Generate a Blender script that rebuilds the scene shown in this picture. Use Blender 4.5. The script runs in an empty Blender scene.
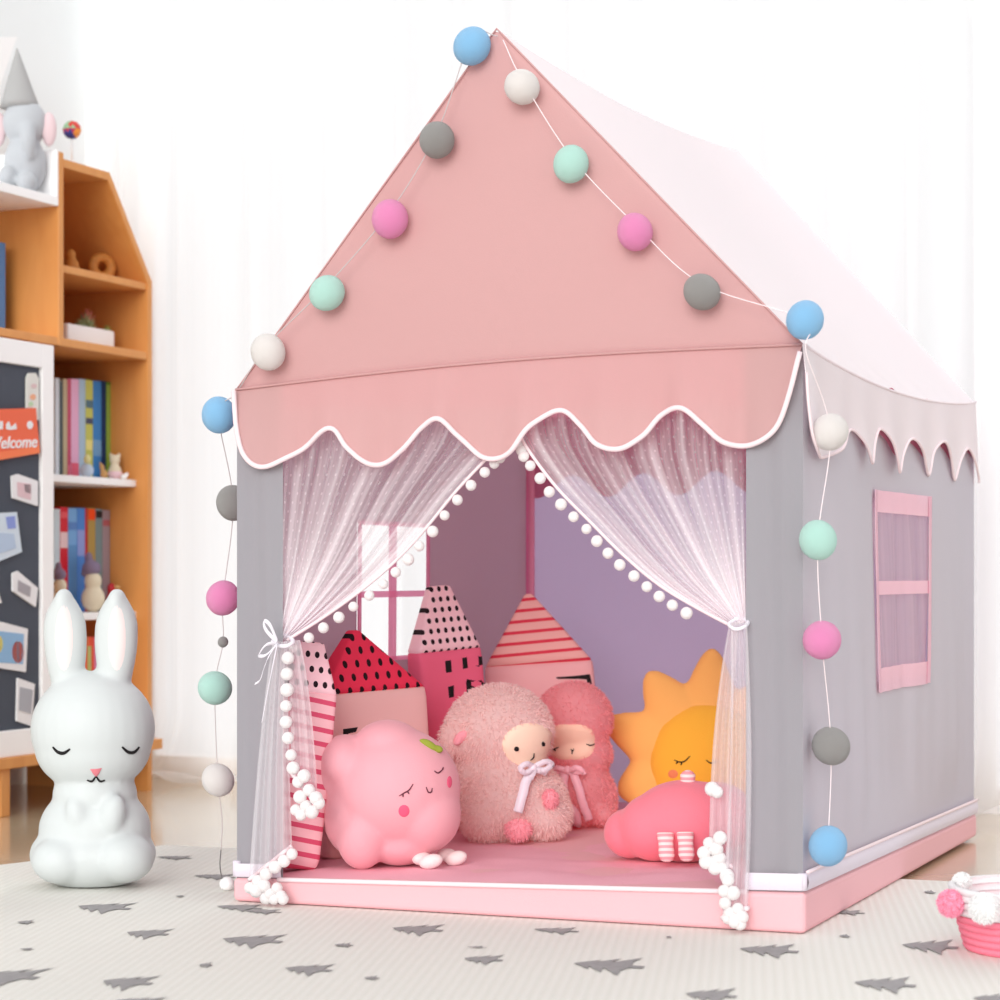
import bpy, bmesh, math, random
from math import sin, cos, pi, floor
from mathutils import Vector, Matrix, noise
from mathutils.bvhtree import BVHTree
random.seed(7)
scene = bpy.context.scene
COL = scene.collection
F = 2100.0; H = 0.55; HOR = 575.0        # camera constants (focal length in pixels, height, horizon row)
CAM = Vector((0, 0, H))

def P(px, py, Y): return Vector(((px - 500) / F * Y, Y, H + (HOR - py) * Y / F))
def G(px, py, z=0.0): return P(px, py, (H - z) * F / (py - HOR))
def lin(c):
    c = c / 255.0
    return c / 12.92 if c <= 0.04045 else ((c + 0.055) / 1.055) ** 2.4
def rgb(c): return (lin(c[0]), lin(c[1]), lin(c[2]), 1.0)
def lerp(a, b, t): return a + (b - a) * t
def smooth(t): t = max(0, min(1, t)); return t * t * (3 - 2 * t)

# ------------------------------------------------------------------ materials
MATS = {}
def nd(nt, typ, **kw):
    n = nt.nodes.new(typ)
    for k, v in kw.items(): setattr(n, k, v)
    return n
def mat(name, color, rough=0.85, bump=0.0, bscale=200.0, trans=0.0, tcol=None, sheen=0.0, vary=0.0, vscale=8.0, pattern=None, color2=None, coat=0.0, spec=0.3, sss=0.0):
    """Principled surface with optional translucency, weave bump, slight colour variation or a printed two-colour pattern."""
    if name in MATS: return MATS[name]
    m = bpy.data.materials.new(name); m.use_nodes = True; MATS[name] = m
    nt = m.node_tree; nt.nodes.clear()
    out = nd(nt, 'ShaderNodeOutputMaterial')
    b = nd(nt, 'ShaderNodeBsdfPrincipled')
    b.inputs['Base Color'].default_value = rgb(color)
    b.inputs['Roughness'].default_value = rough
    b.inputs['Specular IOR Level'].default_value = spec
    b.inputs['Sheen Weight'].default_value = sheen
    b.inputs['Coat Weight'].default_value = coat
    if sss > 0:
        b.inputs['Subsurface Weight'].default_value = sss
        b.inputs['Subsurface Radius'].default_value = (0.02, 0.02, 0.02)
    col_socket = None
    if pattern:
        f = pattern(nt)
        mx = nd(nt, 'ShaderNodeMix', data_type='RGBA')
        mx.inputs[6].default_value = rgb(color); mx.inputs[7].default_value = rgb(color2)
        nt.links.new(f, mx.inputs[0]); col_socket = mx.outputs[2]
    elif vary > 0:
        tc = nd(nt, 'ShaderNodeTexCoord'); nz = nd(nt, 'ShaderNodeTexNoise')
        nz.inputs['Scale'].default_value = vscale; nz.inputs['Detail'].default_value = 4
        nt.links.new(tc.outputs['Object'], nz.inputs['Vector'])
        mx = nd(nt, 'ShaderNodeMix', data_type='RGBA')
        c2 = color2 or tuple(max(0, v * (1 - vary)) for v in color)
        mx.inputs[6].default_value = rgb(color); mx.inputs[7].default_value = rgb(c2)
        nt.links.new(nz.outputs['Fac'], mx.inputs[0]); col_socket = mx.outputs[2]
    if col_socket: nt.links.new(col_socket, b.inputs['Base Color'])
    if bump > 0:
        tc = nd(nt, 'ShaderNodeTexCoord'); nz = nd(nt, 'ShaderNodeTexNoise'); bp = nd(nt, 'ShaderNodeBump')
        nz.inputs['Scale'].default_value = bscale; nz.inputs['Detail'].default_value = 3
        bp.inputs['Strength'].default_value = bump; bp.inputs['Distance'].default_value = 0.004
        nt.links.new(tc.outputs['Object'], nz.inputs['Vector']); nt.links.new(nz.outputs['Fac'], bp.inputs['Height'])
        nt.links.new(bp.outputs['Normal'], b.inputs['Normal'])
    surf = b.outputs[0]
    if trans > 0:
        t = nd(nt, 'ShaderNodeBsdfTranslucent'); t.inputs['Color'].default_value = rgb(tcol or color)
        if col_socket and not tcol: nt.links.new(col_socket, t.inputs['Color'])
        ms = nd(nt, 'ShaderNodeMixShader'); ms.inputs[0].default_value = trans
        nt.links.new(b.outputs[0], ms.inputs[1]); nt.links.new(t.outputs[0], ms.inputs[2]); surf = ms.outputs[0]
    nt.links.new(surf, out.inputs['Surface'])
    return m
def mth(nt, op, a, b=None):
    n = nd(nt, 'ShaderNodeMath', operation=op)
    for i, v in enumerate((a, b)):
        if v is None: continue
        if isinstance(v, (int, float)): n.inputs[i].default_value = v
        else: nt.links.new(v, n.inputs[i])
    return n.outputs[0]
def uvs(nt):
    tc = nd(nt, 'ShaderNodeTexCoord'); s = nd(nt, 'ShaderNodeSeparateXYZ')
    nt.links.new(tc.outputs['UV'], s.inputs[0]); return s.outputs[0], s.outputs[1]
def stripes(period, frac, slope=0.0, off=0.0):
    def f(nt):
        x, y = uvs(nt)
        v = mth(nt, 'ADD', mth(nt, 'DIVIDE', mth(nt, 'ADD', y, mth(nt, 'MULTIPLY', x, slope)), period), off + 100)
        return mth(nt, 'LESS_THAN', mth(nt, 'FRACT', v), frac)
    return f
def dots(px_, pz_, r, stagger=True):
    def f(nt):
        x, y = uvs(nt)
        yy = mth(nt, 'ADD', mth(nt, 'DIVIDE', y, pz_), 100)
        row = mth(nt, 'FLOOR', yy)
        o = mth(nt, 'MULTIPLY', mth(nt, 'MODULO', row, 2.0), 0.5 if stagger else 0.0)
        xx = mth(nt, 'ADD', mth(nt, 'ADD', mth(nt, 'DIVIDE', x, px_), 100), o)
        dx = mth(nt, 'MULTIPLY', mth(nt, 'SUBTRACT', mth(nt, 'FRACT', xx), 0.5), px_)
        dy = mth(nt, 'MULTIPLY', mth(nt, 'MULTIPLY', mth(nt, 'SUBTRACT', mth(nt, 'FRACT', yy), 0.5), pz_), 0.75)
        d = mth(nt, 'SQRT', mth(nt, 'ADD', mth(nt, 'MULTIPLY', dx, dx), mth(nt, 'MULTIPLY', dy, dy)))
        return mth(nt, 'LESS_THAN', d, r)
    return f
def sheer(name, color, base, gather=0.0, streak=0.0, streak_scale=60.0, dot=False, trans=0.5):
    """Net fabric: holes (transparent) mixed with white threads; UV.y runs towards the gathered end where layers pile up."""
    if name in MATS: return MATS[name]
    m = bpy.data.materials.new(name); m.use_nodes = True; MATS[name] = m
    nt = m.node_tree; nt.nodes.clear()
    out = nd(nt, 'ShaderNodeOutputMaterial')
    d = nd(nt, 'ShaderNodeBsdfDiffuse'); d.inputs[0].default_value = rgb(color)
    t = nd(nt, 'ShaderNodeBsdfTranslucent'); t.inputs[0].default_value = rgb(color)
    th = nd(nt, 'ShaderNodeMixShader'); th.inputs[0].default_value = trans
    nt.links.new(d.outputs[0], th.inputs[1]); nt.links.new(t.outputs[0], th.inputs[2])
    tr = nd(nt, 'ShaderNodeBsdfTransparent')
    x, y = uvs(nt)
    fac = mth(nt, 'ADD', mth(nt, 'MULTIPLY', mth(nt, 'POWER', y, 2.2), gather), base)
    if streak > 0:
        cb = nd(nt, 'ShaderNodeCombineXYZ'); nt.links.new(mth(nt, 'MULTIPLY', x, streak_scale), cb.inputs[0])
        nt.links.new(mth(nt, 'MULTIPLY', y, 0.6), cb.inputs[1])
        nz = nd(nt, 'ShaderNodeTexNoise'); nz.inputs['Scale'].default_value = 1.0; nz.inputs['Detail'].default_value = 3
        nt.links.new(cb.outputs[0], nz.inputs['Vector'])
        fac = mth(nt, 'ADD', fac, mth(nt, 'MULTIPLY', mth(nt, 'SUBTRACT', nz.outputs['Fac'], 0.5), streak))
    if dot:
        fd = dots(1 / 22.0, 1 / 26.0, 0.0045)(nt)
        fac = mth(nt, 'ADD', fac, mth(nt, 'MULTIPLY', fd, 0.16))
    cl = nd(nt, 'ShaderNodeClamp'); nt.links.new(fac, cl.inputs[0]); cl.inputs[1].default_value = 0.04; cl.inputs[2].default_value = 0.97
    ms = nd(nt, 'ShaderNodeMixShader')
    nt.links.new(cl.outputs[0], ms.inputs[0]); nt.links.new(tr.outputs[0], ms.inputs[1]); nt.links.new(th.outputs[0], ms.inputs[2])
    nt.links.new(ms.outputs[0], out.inputs['Surface'])
    return m

# ------------------------------------------------------------------ object helpers
ORG = {}
def link(name, me, m=None, parent=None, loc=None):
    """Mesh given in world coordinates; origin moved to parent's root (or loc)."""
    o = bpy.data.objects.new(name, me); COL.objects.link(o)
    if m is not None and not me.materials:
        for mm in (m if isinstance(m, (list, tuple)) else [m]): me.materials.append(mm)
    if parent is not None:
        org = ORG[parent.name]; me.transform(Matrix.Translation(-org)); o.parent = parent; ORG[o.name] = org
    else:
        org = Vector(loc) if loc is not None else Vector((0, 0, 0))
        me.transform(Matrix.Translation(-org)); o.location = org; ORG[o.name] = org
    return o
def inst(name, me, at, parent, scale=1.0, rot=None):
    """Another instance of shared mesh data (mesh centred on its own origin) as a part."""
    o = bpy.data.objects.new(name, me); COL.objects.link(o)
    o.parent = parent; o.location = Vector(at) - ORG[parent.name]; ORG[o.name] = Vector(at)
    o.scale = (scale,) * 3 if isinstance(scale, (int, float)) else scale
    if rot: o.rotation_euler = rot
    return o
def thing(name, loc, label, cat, group=None):
    o = bpy.data.objects.new(name, None); COL.objects.link(o); o.location = loc; o.empty_display_size = 0.05
    ORG[o.name] = Vector(loc); return tag(o, label, cat, group)
def tag(o, label, cat, group=None):
    o['label'] = label; o['category'] = cat
    if group: o['group'] = group
    return o
def structure(o): o['kind'] = 'structure'; return o
def mesh(verts, faces, uv=None, sm=True, fmat=None):
    me = bpy.data.meshes.new('m'); me.from_pydata([tuple(v) for v in verts], [], faces)
    if uv is not None:
        ul = me.uv_layers.new(name='UVMap')
        for lp in me.loops: ul.data[lp.index].uv = uv[lp.vertex_index]
    if sm:
        for p in me.polygons: p.use_smooth = True
    if fmat is not None:
        for p, i in zip(me.polygons, fmat): p.material_index = i
    me.update(); return me
def from_bm(bm, sm=False):
    bmesh.ops.recalc_face_normals(bm, faces=bm.faces)
    me = bpy.data.meshes.new('m'); bm.to_mesh(me); bm.free()
    for p in me.polygons: p.use_smooth = sm
    return me
def sheet(fn, nu, nv, skip=None, uvf=None):
    verts, uv, faces = [], [], []
    for j in range(nv + 1):
        for i in range(nu + 1):
            u, v = i / nu, j / nv
            verts.append(fn(u, v)); uv.append(uvf(u, v) if uvf else (u, v))
    for j in range(nv):
        for i in range(nu):
            if skip and skip((i + .5) / nu, (j + .5) / nv): continue
            a = j * (nu + 1) + i; faces.append((a, a + 1, a + nu + 2, a + nu + 1))
    return mesh(verts, faces, uv)
def thick(o, t, off=0):
    md = o.modifiers.new('thickness', 'SOLIDIFY'); md.thickness = t; md.offset = off; return o
def tube(pts, r, n=8, closed=False, taper=None):
    pts = [Vector(p) for p in pts]; N = len(pts); verts, faces = [], []
    up = None
    for i, p in enumerate(pts):
        a = pts[(i - 1) % N] if (closed or i > 0) else p; b = pts[(i + 1) % N] if (closed or i < N - 1) else p
        t = (b - a).normalized() if (b - a).length > 1e-9 else Vector((0, 0, 1))
        if up is None: up = t.orthogonal().normalized()
        up = (up - t * up.dot(t)); up = up.normalized() if up.length > 1e-6 else t.orthogonal().normalized()
        w = t.cross(up)
        rr = r * (taper(i / max(1, N - 1)) if taper else 1)
        for k in range(n):
            an = 2 * pi * k / n; verts.append(p + (up * cos(an) + w * sin(an)) * rr)
    for i in range(N if closed else N - 1):
        for k in range(n):
            a = i * n + k; b = i * n + (k + 1) % n; j = ((i + 1) % N) * n
            faces.append((a, b, j + (k + 1) % n, j + k))
    if not closed: faces.append(tuple(range(n))[::-1]); faces.append(tuple((N - 1) * n + k for k in range(n)))
    return mesh(verts, faces)
def curve_pts(ctrl, n=12, closed=False):
    """Catmull-Rom through control points."""
    c = [Vector(p) for p in ctrl]; out = []; N = len(c)
    for i in range(N if closed else N - 1):
        p1, p2 = c[i], c[(i + 1) % N]
        p0 = c[(i - 1) % N] if (closed or i > 0) else p1 * 2 - p2
        p3 = c[(i + 2) % N] if (closed or i < N - 2) else p2 * 2 - p1
        for k in range(n):
            t = k / n
            out.append(.5 * ((2 * p1) + (p2 - p0) * t + (2 * p0 - 5 * p1 + 4 * p2 - p3) * t * t + (3 * p1 - p0 - 3 * p2 + p3) * t ** 3))
    if not closed: out.append(c[-1])
    return out
def loft(rows, n=40, ex=1.0, M=None):
    """rows: (z, xc, half width, yc, half depth) in local metres -> closed skin of superellipse rings; UV = local (x,z)."""
    verts, uv, faces = [], [], []
    def se(v): return math.copysign(abs(v) ** ex, v)
    for (z, xc, hw, yc, hd) in rows:
        for k in range(n):
            a = 2 * pi * k / n; v = Vector((xc + hw * se(cos(a)), yc + hd * se(sin(a)), z))
            uv.append((v.x, v.z)); verts.append(M @ v if M else v)
    for j in range(len(rows) - 1):
        for k in range(n):
            a = j * n + k; b = j * n + (k + 1) % n; faces.append((a, b, b + n, a + n))
    faces.append(tuple(range(n))[::-1]); faces.append(tuple((len(rows) - 1) * n + k for k in range(n)))
    return mesh(verts, faces, uv)
def sph_data(r, seg=24, ring=16):
    bm = bmesh.new(); bmesh.ops.create_uvsphere(bm, u_segments=seg, v_segments=ring, radius=r); return from_bm(bm, True)
def ell(bm, c, r, rot=None, seg=28, ring=18):
    M = Matrix.Translation(c) @ (rot.to_4x4() if rot else Matrix()) @ Matrix.Diagonal((r[0], r[1], r[2], 1))
    bmesh.ops.create_uvsphere(bm, u_segments=seg, v_segments=ring, radius=1.0, matrix=M)
def fuse(bm, voxel=0.005, it=8, fac=0.6):
    """Union of overlapping volumes into one continuous smooth skin."""
    me = bpy.data.meshes.new('tmp'); bm.to_mesh(me); bm.free()
    o = bpy.data.objects.new('tmp', me); COL.objects.link(o)
    r = o.modifiers.new('r', 'REMESH'); r.mode = 'VOXEL'; r.voxel_size = voxel; r.use_smooth_shade = True
    s = o.modifiers.new('s', 'SMOOTH'); s.iterations = it; s.factor = fac
    dg = bpy.context.evaluated_depsgraph_get(); dg.update()
    res = bpy.data.meshes.new_from_object(o.evaluated_get(dg))
    bpy.data.objects.remove(o); bpy.data.meshes.remove(me)
    for p in res.polygons: p.use_smooth = True
    res.materials.clear()
    return res
def bvh_of(me):
    return BVHTree.FromPolygons([v.co.copy() for v in me.vertices], [tuple(p.vertices) for p in me.polygons])
def hit(bv, px, py):
    d = (P(px, py, 1.0) - CAM).normalized(); h = bv.ray_cast(CAM, d)
    if h[0] is None:
        q = P(px, py, 4.0); h = bv.find_nearest(q)
    n_ = h[1]
    return h[0], (n_ if n_.dot(d) < 0 else -n_)
def drape(bv, pts, r, off=0.0008, n=6):
    """A stitched thread lying on a plush surface, through given sight lines."""
    pp = []
    c = curve_pts([Vector((a, b, 0)) for a, b in pts], 6)
    for q in c:
        h, nn = hit(bv, q.x, q.y); pp.append(h + nn * off)
    return tube(pp, r, n, taper=lambda t: 0.55 + 0.45 * sin(pi * t))
def patch(bv, poly, off=0.001, rings=4):
    """An appliqued felt patch that follows the surface."""
    cx = sum(p[0] for p in poly) / len(poly); cy = sum(p[1] for p in poly) / len(poly)
    verts, faces = [], []; n = len(poly)
    h, nn = hit(bv, cx, cy); verts.append(h + nn * off)
    for r in range(1, rings + 1):
        for (x, y) in poly:
            h, nn = hit(bv, lerp(cx, x, r / rings), lerp(cy, y, r / rings)); verts.append(h + nn * (off if r < rings else 0.0))
    for k in range(n): faces.append((0, 1 + k, 1 + (k + 1) % n))
    for r in range(rings - 1):
        for k in range(n):
            a = 1 + r * n + k; b = 1 + r * n + (k + 1) % n; faces.append((a, a + n, b + n, b))
    return mesh(verts, faces)
def oval(cx, cy, rx, ry, n=20, tilt=0.0):
    return [(cx + rx * cos(a) * cos(tilt) - ry * sin(a) * sin(tilt), cy + rx * cos(a) * sin(tilt) + ry * sin(a) * cos(tilt)) for a in (2 * pi * k / n for k in range(n))]
def fur(me, count, length, width, seed=1, droop=0.35, mask=None):
    """Short pile: thin tapered blades grown out of the skin, in the same mesh."""
    rnd = random.Random(seed)
    me.calc_loop_triangles(); tris = me.loop_triangles; vs = [v.co.copy() for v in me.vertices]; ns = [v.normal.copy() for v in me.vertices]
    import bisect
    acc = []; tot = 0
    for t in tris: tot += t.area; acc.append(tot)
    verts = [tuple(v) for v in vs]; faces = [tuple(p.vertices) for p in me.polygons]
    for _ in range(count):
        t = tris[min(len(tris) - 1, bisect.bisect(acc, rnd.random() * tot))]
        a, b = rnd.random(), rnd.random()
        if a + b > 1: a, b = 1 - a, 1 - b
        i, j, k = t.vertices; p = vs[i] * (1 - a - b) + vs[j] * a + vs[k] * b
        if mask and not mask(p): continue
        nn = (ns[i] * (1 - a - b) + ns[j] * a + ns[k] * b).normalized()
        dirv = (nn + Vector((rnd.gauss(0, .35), rnd.gauss(0, .35), rnd.gauss(-droop, .35)))).normalized()
        side = dirv.cross(Vector((rnd.gauss(0, 1), rnd.gauss(0, 1), rnd.gauss(0, 1)))).normalized() * width
        L = length * rnd.uniform(.6, 1.25); b0 = len(verts)
        q = p + dirv * L * .5; tip = p + dirv * L + Vector((0, 0, -L * .25))
        verts += [tuple(p - side), tuple(p + side), tuple(q + side * .7), tuple(q - side * .7), tuple(tip)]
        faces += [(b0, b0 + 1, b0 + 2, b0 + 3), (b0 + 3, b0 + 2, b0 + 4)]
    return mesh(verts, faces)
def box_bm(bm, c8):
    vs = [bm.verts.new(c) for c in c8]
    for f in ((0, 1, 2, 3), (7, 6, 5, 4), (0, 4, 5, 1), (1, 5, 6, 2), (2, 6, 7, 3), (3, 7, 4, 0)): bm.faces.new([vs[i] for i in f])
def bevel(bm, w, seg=2):
    bmesh.ops.recalc_face_normals(bm, faces=bm.faces)
    bmesh.ops.bevel(bm, geom=list(bm.edges), offset=w, segments=seg, profile=.5, affect='EDGES', clamp_overlap=True)

# ------------------------------------------------------------------ camera, world, light
cam = bpy.data.cameras.new('camera'); co = bpy.data.objects.new('camera', cam); COL.objects.link(co)
co.location = CAM; co.rotation_euler = (pi / 2, 0, 0)
cam.sensor_width = 36; cam.lens = F * 36 / 1000; cam.shift_y = (HOR - 500) / 1000
cam.dof.use_dof = True; cam.dof.focus_distance = 3.5; cam.dof.aperture_fstop = 5.0; cam.clip_end = 100
scene.camera = co
w = bpy.data.worlds.new('daylight'); scene.world = w; w.use_nodes = True
bg = w.node_tree.nodes['Background']; bg.inputs[0].default_value = (0.985, 0.992, 1.0, 1); bg.inputs[1].default_value = 0.97
sun = bpy.data.lights.new('soft_daylight', 'SUN'); so = bpy.data.objects.new('soft_daylight', sun); COL.objects.link(so)
sun.energy = 2.4; sun.angle = math.radians(35); sun.color = (1, .985, .96)
so.rotation_euler = Vector((0.25, 0.93, -0.30)).to_track_quat('-Z', 'Y').to_euler()
sun2 = bpy.data.lights.new('window_daylight', 'SUN'); so2 = bpy.data.objects.new('window_daylight', sun2); COL.objects.link(so2)
sun2.energy = 1.3; sun2.angle = math.radians(30); sun2.color = (1, .99, .98)
so2.rotation_euler = Vector((-.30, -.62, -.55)).to_track_quat('-Z', 'Y').to_euler()
vs_ = scene.view_settings
scene.display_settings.display_device = 'sRGB'
vs_.view_transform = 'Standard'; vs_.look = 'None'; vs_.gamma = 1; vs_.exposure = -0.15; vs_.use_curve_mapping = False
scene.cycles.max_bounces = 12; scene.cycles.transparent_max_bounces = 24; scene.cycles.transmission_bounces = 8; scene.cycles.diffuse_bounces = 6

# ------------------------------------------------------------------ palette
M_gable = mat('pink_canvas', (219, 174, 173), .9, .12, 500, trans=.3)
M_roof = mat('pink_canvas_lit', (253, 249, 252), .85, .08, 500, trans=.26)  # pink roof fabric, window glare on the right slope put into the colour
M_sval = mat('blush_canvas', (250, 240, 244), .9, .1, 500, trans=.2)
M_grey = mat('grey_canvas', (162, 160, 166), .92, .12, 500, trans=.18)
M_side = mat('grey_canvas_lit', (206, 203, 212), .92, .12, 500, trans=.18)  # the grey canvas again, lightened in colour for the light on the right side
M_lin = mat('lavender_tinted_wall', (190, 172, 204), .9, .1, 500, trans=.5)  # grey back wall, pink bounce and bluish daylight painted into the colour
M_left_tint = mat('mauve_tinted_wall', (188, 154, 174), .9, .1, 500, trans=.5)  # grey left wall seen from inside, reflected pink light mixed into the colour
M_rose = mat('deep_rose_canvas', (214, 130, 154), .9, .1, 500, trans=.45)
M_pipe = mat('pale_pink_piping', (242, 222, 226), .8)
M_hem = mat('white_hem_webbing', (226, 217, 228), .85, .2, 300)
M_base = mat('pink_mat_canvas', (238, 184, 190), .9, .12, 400)
M_basetop = mat('pink_mat_cover', (242, 182, 196), .9, .15, 300)
M_hot = mat('hot_pink_tape', (255, 176, 214), .8, .1, 300, trans=.5)
M_white = mat('white_paint', (252, 252, 252), .5)
M_wall = mat('white_wall_paint', (238, 242, 243), .9, .05, 60)
M_cord = mat('pale_cord', (250, 235, 238), .7)
M_gcord = mat('grey_cord', (120, 118, 118), .7)
M_pom = mat('white_pompom', (250, 246, 246), .95, .5, 350, sheen=.4, trans=.2)
M_black = mat('black_stitching', (28, 24, 26), .8)
M_dkred = mat('dark_stitching', (105, 50, 66), .8)

# ------------------------------------------------------------------ the room
RUGZ = 0.006
dB = Vector((0.9215, -0.3883, 0))           # along the back wall
nB = Vector((-0.3883, -0.9215, 0))          # into the room
B0 = Vector((-0.83, 5.58, 0)) - nB * 0.06   # a point of the back wall's foot
dS = Vector((0.42, 0.9075, 0)); nS = Vector((0.9075, -0.42, 0)); S0 = Vector((-0.897, 5.35, 0))
def S(k, e, z): return S0 - dS * k - nS * e + Vector((0, 0, z))
def skey(px, e=0.0):
    r = (px - 500) / F
    return (-.897 - .9075 * e - r * (5.35 + .42 * e)) / (.42 - .9075 * r)
def sz(k, e, py): return H + (HOR - py) * S(k, e, 0).y / F

def wood_mat(name, c1, c2, rough, scale, axis_rot=0.0, plank=False, coat=0.0):
    m = bpy.data.materials.new(name); m.use_nodes = True; nt = m.node_tree
    b = nt.nodes['Principled BSDF']; b.inputs['Roughness'].default_value = rough; b.inputs['Coat Weight'].default_value = coat; b.inputs['Coat Roughness'].default_value = .12
    tc = nd(nt, 'ShaderNodeTexCoord'); mp = nd(nt, 'ShaderNodeMapping'); mp.inputs['Rotation'].default_value = (0, 0, axis_rot); mp.inputs['Scale'].default_value = scale
    nt.links.new(tc.outputs['Object'], mp.inputs[0])
    nz = nd(nt, 'ShaderNodeTexNoise'); nz.inputs['Scale'].default_value = 4; nz.inputs['Detail'].default_value = 6; nz.inputs['Distortion'].default_value = .6
    nt.links.new(mp.outputs[0], nz.inputs['Vector'])
    mx = nd(nt, 'ShaderNodeMix', data_type='RGBA'); mx.inputs[6].default_value = rgb(c1); mx.inputs[7].default_value = rgb(c2)
    nt.links.new(nz.outputs['Fac'], mx.inputs[0]); res = mx.outputs[2]
    if plank:
        mp2 = nd(nt, 'ShaderNodeMapping'); mp2.inputs['Rotation'].default_value = (0, 0, axis_rot); nt.links.new(tc.outputs['Object'], mp2.inputs[0])
        br = nd(nt, 'ShaderNodeTexBrick'); br.inputs['Color1'].default_value = (1, 1, 1, 1); br.inputs['Color2'].default_value = (.82, .8, .78, 1); br.inputs['Mortar'].default_value = (.5, .46, .42, 1)
        br.inputs['Scale'].default_value = 1; br.inputs['Mortar Size'].default_value = .0015; br.inputs['Brick Width'].default_value = 1.1; br.inputs['Row Height'].default_value = .12
        nt.links.new(mp2.outputs[0], br.inputs['Vector'])
        mu = nd(nt, 'ShaderNodeMix', data_type='RGBA', blend_type='MULTIPLY'); mu.inputs[0].default_value = 1
        nt.links.new(res, mu.inputs[6]); nt.links.new(br.outputs[0], mu.inputs[7]); res = mu.outputs[2]
    nt.links.new(res, b.inputs['Base Color']); return m
M_floor = wood_mat('oak_floor', (220, 203, 174), (196, 174, 140), .22, (1.2, 14, 1), -0.4, True, .7)
M_wood = wood_mat('honey_wood', (226, 160, 90), (206, 134, 66), .5, (6, 6, 1.0))

FLO = Vector((-.955, 5.64, 0))
bm = bmesh.new(); _q = [FLO - dB * 1.2 - nB * .1, FLO + dB * 5 - nB * .1, FLO + dB * 5 + nB * 7, FLO - dB * 1.2 + nB * 7]
box_bm(bm, [Vector((p.x, p.y, -.05)) for p in _q] + [Vector((p.x, p.y, 0)) for p in _q])
structure(link('floor', from_bm(bm), M_floor))
# left wall (behind the shelf)
def quadwall(a, b, z0, z1, t, nrm):
    bm = bmesh.new(); o = nrm * t; Z0 = Vector((0, 0, z0)); Z1 = Vector((0, 0, z1))
    box_bm(bm, [a + Z0, b + Z0, b + Z0 - o, a + Z0 - o, a + Z1, b + Z1, b + Z1 - o, a + Z1 - o]); return bm
WL0 = S(-0.30, 0.40, 0); 
# corner of the two walls
def isect(p, d, q, e):
    det = d.x * -e.y + e.x * d.y; r = q - p; t = (r.x * -e.y + e.x * r.y) / det; return p + d * t
CORN = isect(S(0, .40, 0), dS, B0, dB)
structure(link('wall_left', from_bm(quadwall(CORN + dS * .0, CORN - dS * 2.2, 0, 2.6, .12, nS)), M_wall))
WIN0, WIN1 = 0.16, 3.6
bmw = quadwall(CORN - dB * .12, CORN + dB * WIN0, 0, 2.6, .12, nB)
for a, b, z0, z1 in ((WIN1, 4.6, 0, 2.6), (WIN0, WIN1, 2.35, 2.6)):
    q = quadwall(CORN + dB * a, CORN + dB * b, z0, z1, .12, nB); tmp = bpy.data.meshes.new('t'); q.to_mesh(tmp); q.free(); bmw.from_mesh(tmp); bpy.data.meshes.remove(tmp)
structure(link('wall_back', from_bm(bmw), M_wall))
# tall window: frame, mullions and panes
M_glass = bpy.data.materials.new('window_glass'); M_glass.use_nodes = True
_nt = M_glass.node_tree; _nt.nodes.clear(); _o = nd(_nt, 'ShaderNodeOutputMaterial'); _t = nd(_nt, 'ShaderNodeBsdfTransparent'); _g = nd(_nt, 'ShaderNodeBsdfGlossy'); _g.inputs['Roughness'].default_value = .02; _m = nd(_nt, 'ShaderNodeMixShader'); _m.inputs[0].default_value = .05
_nt.links.new(_t.outputs[0], _m.inputs[1]); _nt.links.new(_g.outputs[0], _m.inputs[2]); _nt.links.new(_m.outputs[0], _o.inputs['Surface'])
wf = bmesh.new()
def wbar(a, b, z0, z1, d0=-.08, d1=-.02):
    A = CORN + dB * a; Bq = CORN + dB * b
    box_bm(wf, [A + nB * d0 + Vector((0, 0, z0)), Bq + nB * d0 + Vector((0, 0, z0)), Bq + nB * d1 + Vector((0, 0, z0)), A + nB * d1 + Vector((0, 0, z0)),
                A + nB * d0 + Vector((0, 0, z1)), Bq + nB * d0 + Vector((0, 0, z1)), Bq + nB * d1 + Vector((0, 0, z1)), A + nB * d1 + Vector((0, 0, z1))])
wbar(WIN0, WIN1, 0.0, .06); wbar(WIN0, WIN1, 2.29, 2.35)
for a in (WIN0, 1.28, 2.42, WIN1 - .05): wbar(a, a + .05, .06, 2.29)
win = structure(link('window_1', from_bm(wf), M_white))
for a, b in ((WIN0 + .05, 1.28), (1.33, 2.42), (2.47, WIN1 - .05)):
    A = CORN + dB * a - nB * .05; Bq = CORN + dB * b - nB * .05
    link('pane', mesh([A + Vector((0, 0, .06)), Bq + Vector((0, 0, .06)), Bq + Vector((0, 0, 2.29)), A + Vector((0, 0, 2.29))], [(0, 1, 2, 3)], sm=False), M_glass, win)
# sheer floor-length curtain in front of the window
M_cur = sheer('white_window_voile', (252, 252, 253), .55, streak=.16, streak_scale=90, trans=.7)
def cur(u, v):
    a = lerp(.10, 3.7, u); zz = lerp(-.06, 2.42, v); low = max(0, .16 - zz)
    ph = a * 34 + 1.6 * sin(a * 5.1)
    am = .022 + .015 * sin(a * 7.3) ** 2
    d = .085 + am * sin(ph) + low * (.34 + .26 * sin(a * 21 + 1)) + low * 1.0 * max(0, sin(a * 9 + .6))* .6
    z = max(zz, 0.004 + .02 * (1 + sin(a * 26 + zz * 30)) * (1 if zz < .02 else 0))
    return CORN + dB * (a + .012 * cos(ph)) + nB * d + Vector((0, 0, z))
cur_o = link('window_curtain', sheet(cur, 520, 40, uvf=lambda u, v: (u, .0)), M_cur)
tag(cur_o, 'white sheer floor-length curtain across the tall window behind the tent', 'curtain')
# curtain rail of the window
structure(link('trim_1', tube([CORN + dB * a + nB * .085 + Vector((0, 0, 2.436)) for a in (.05, 1.2, 2.4, 3.72)], .012, 10), M_white))

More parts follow.
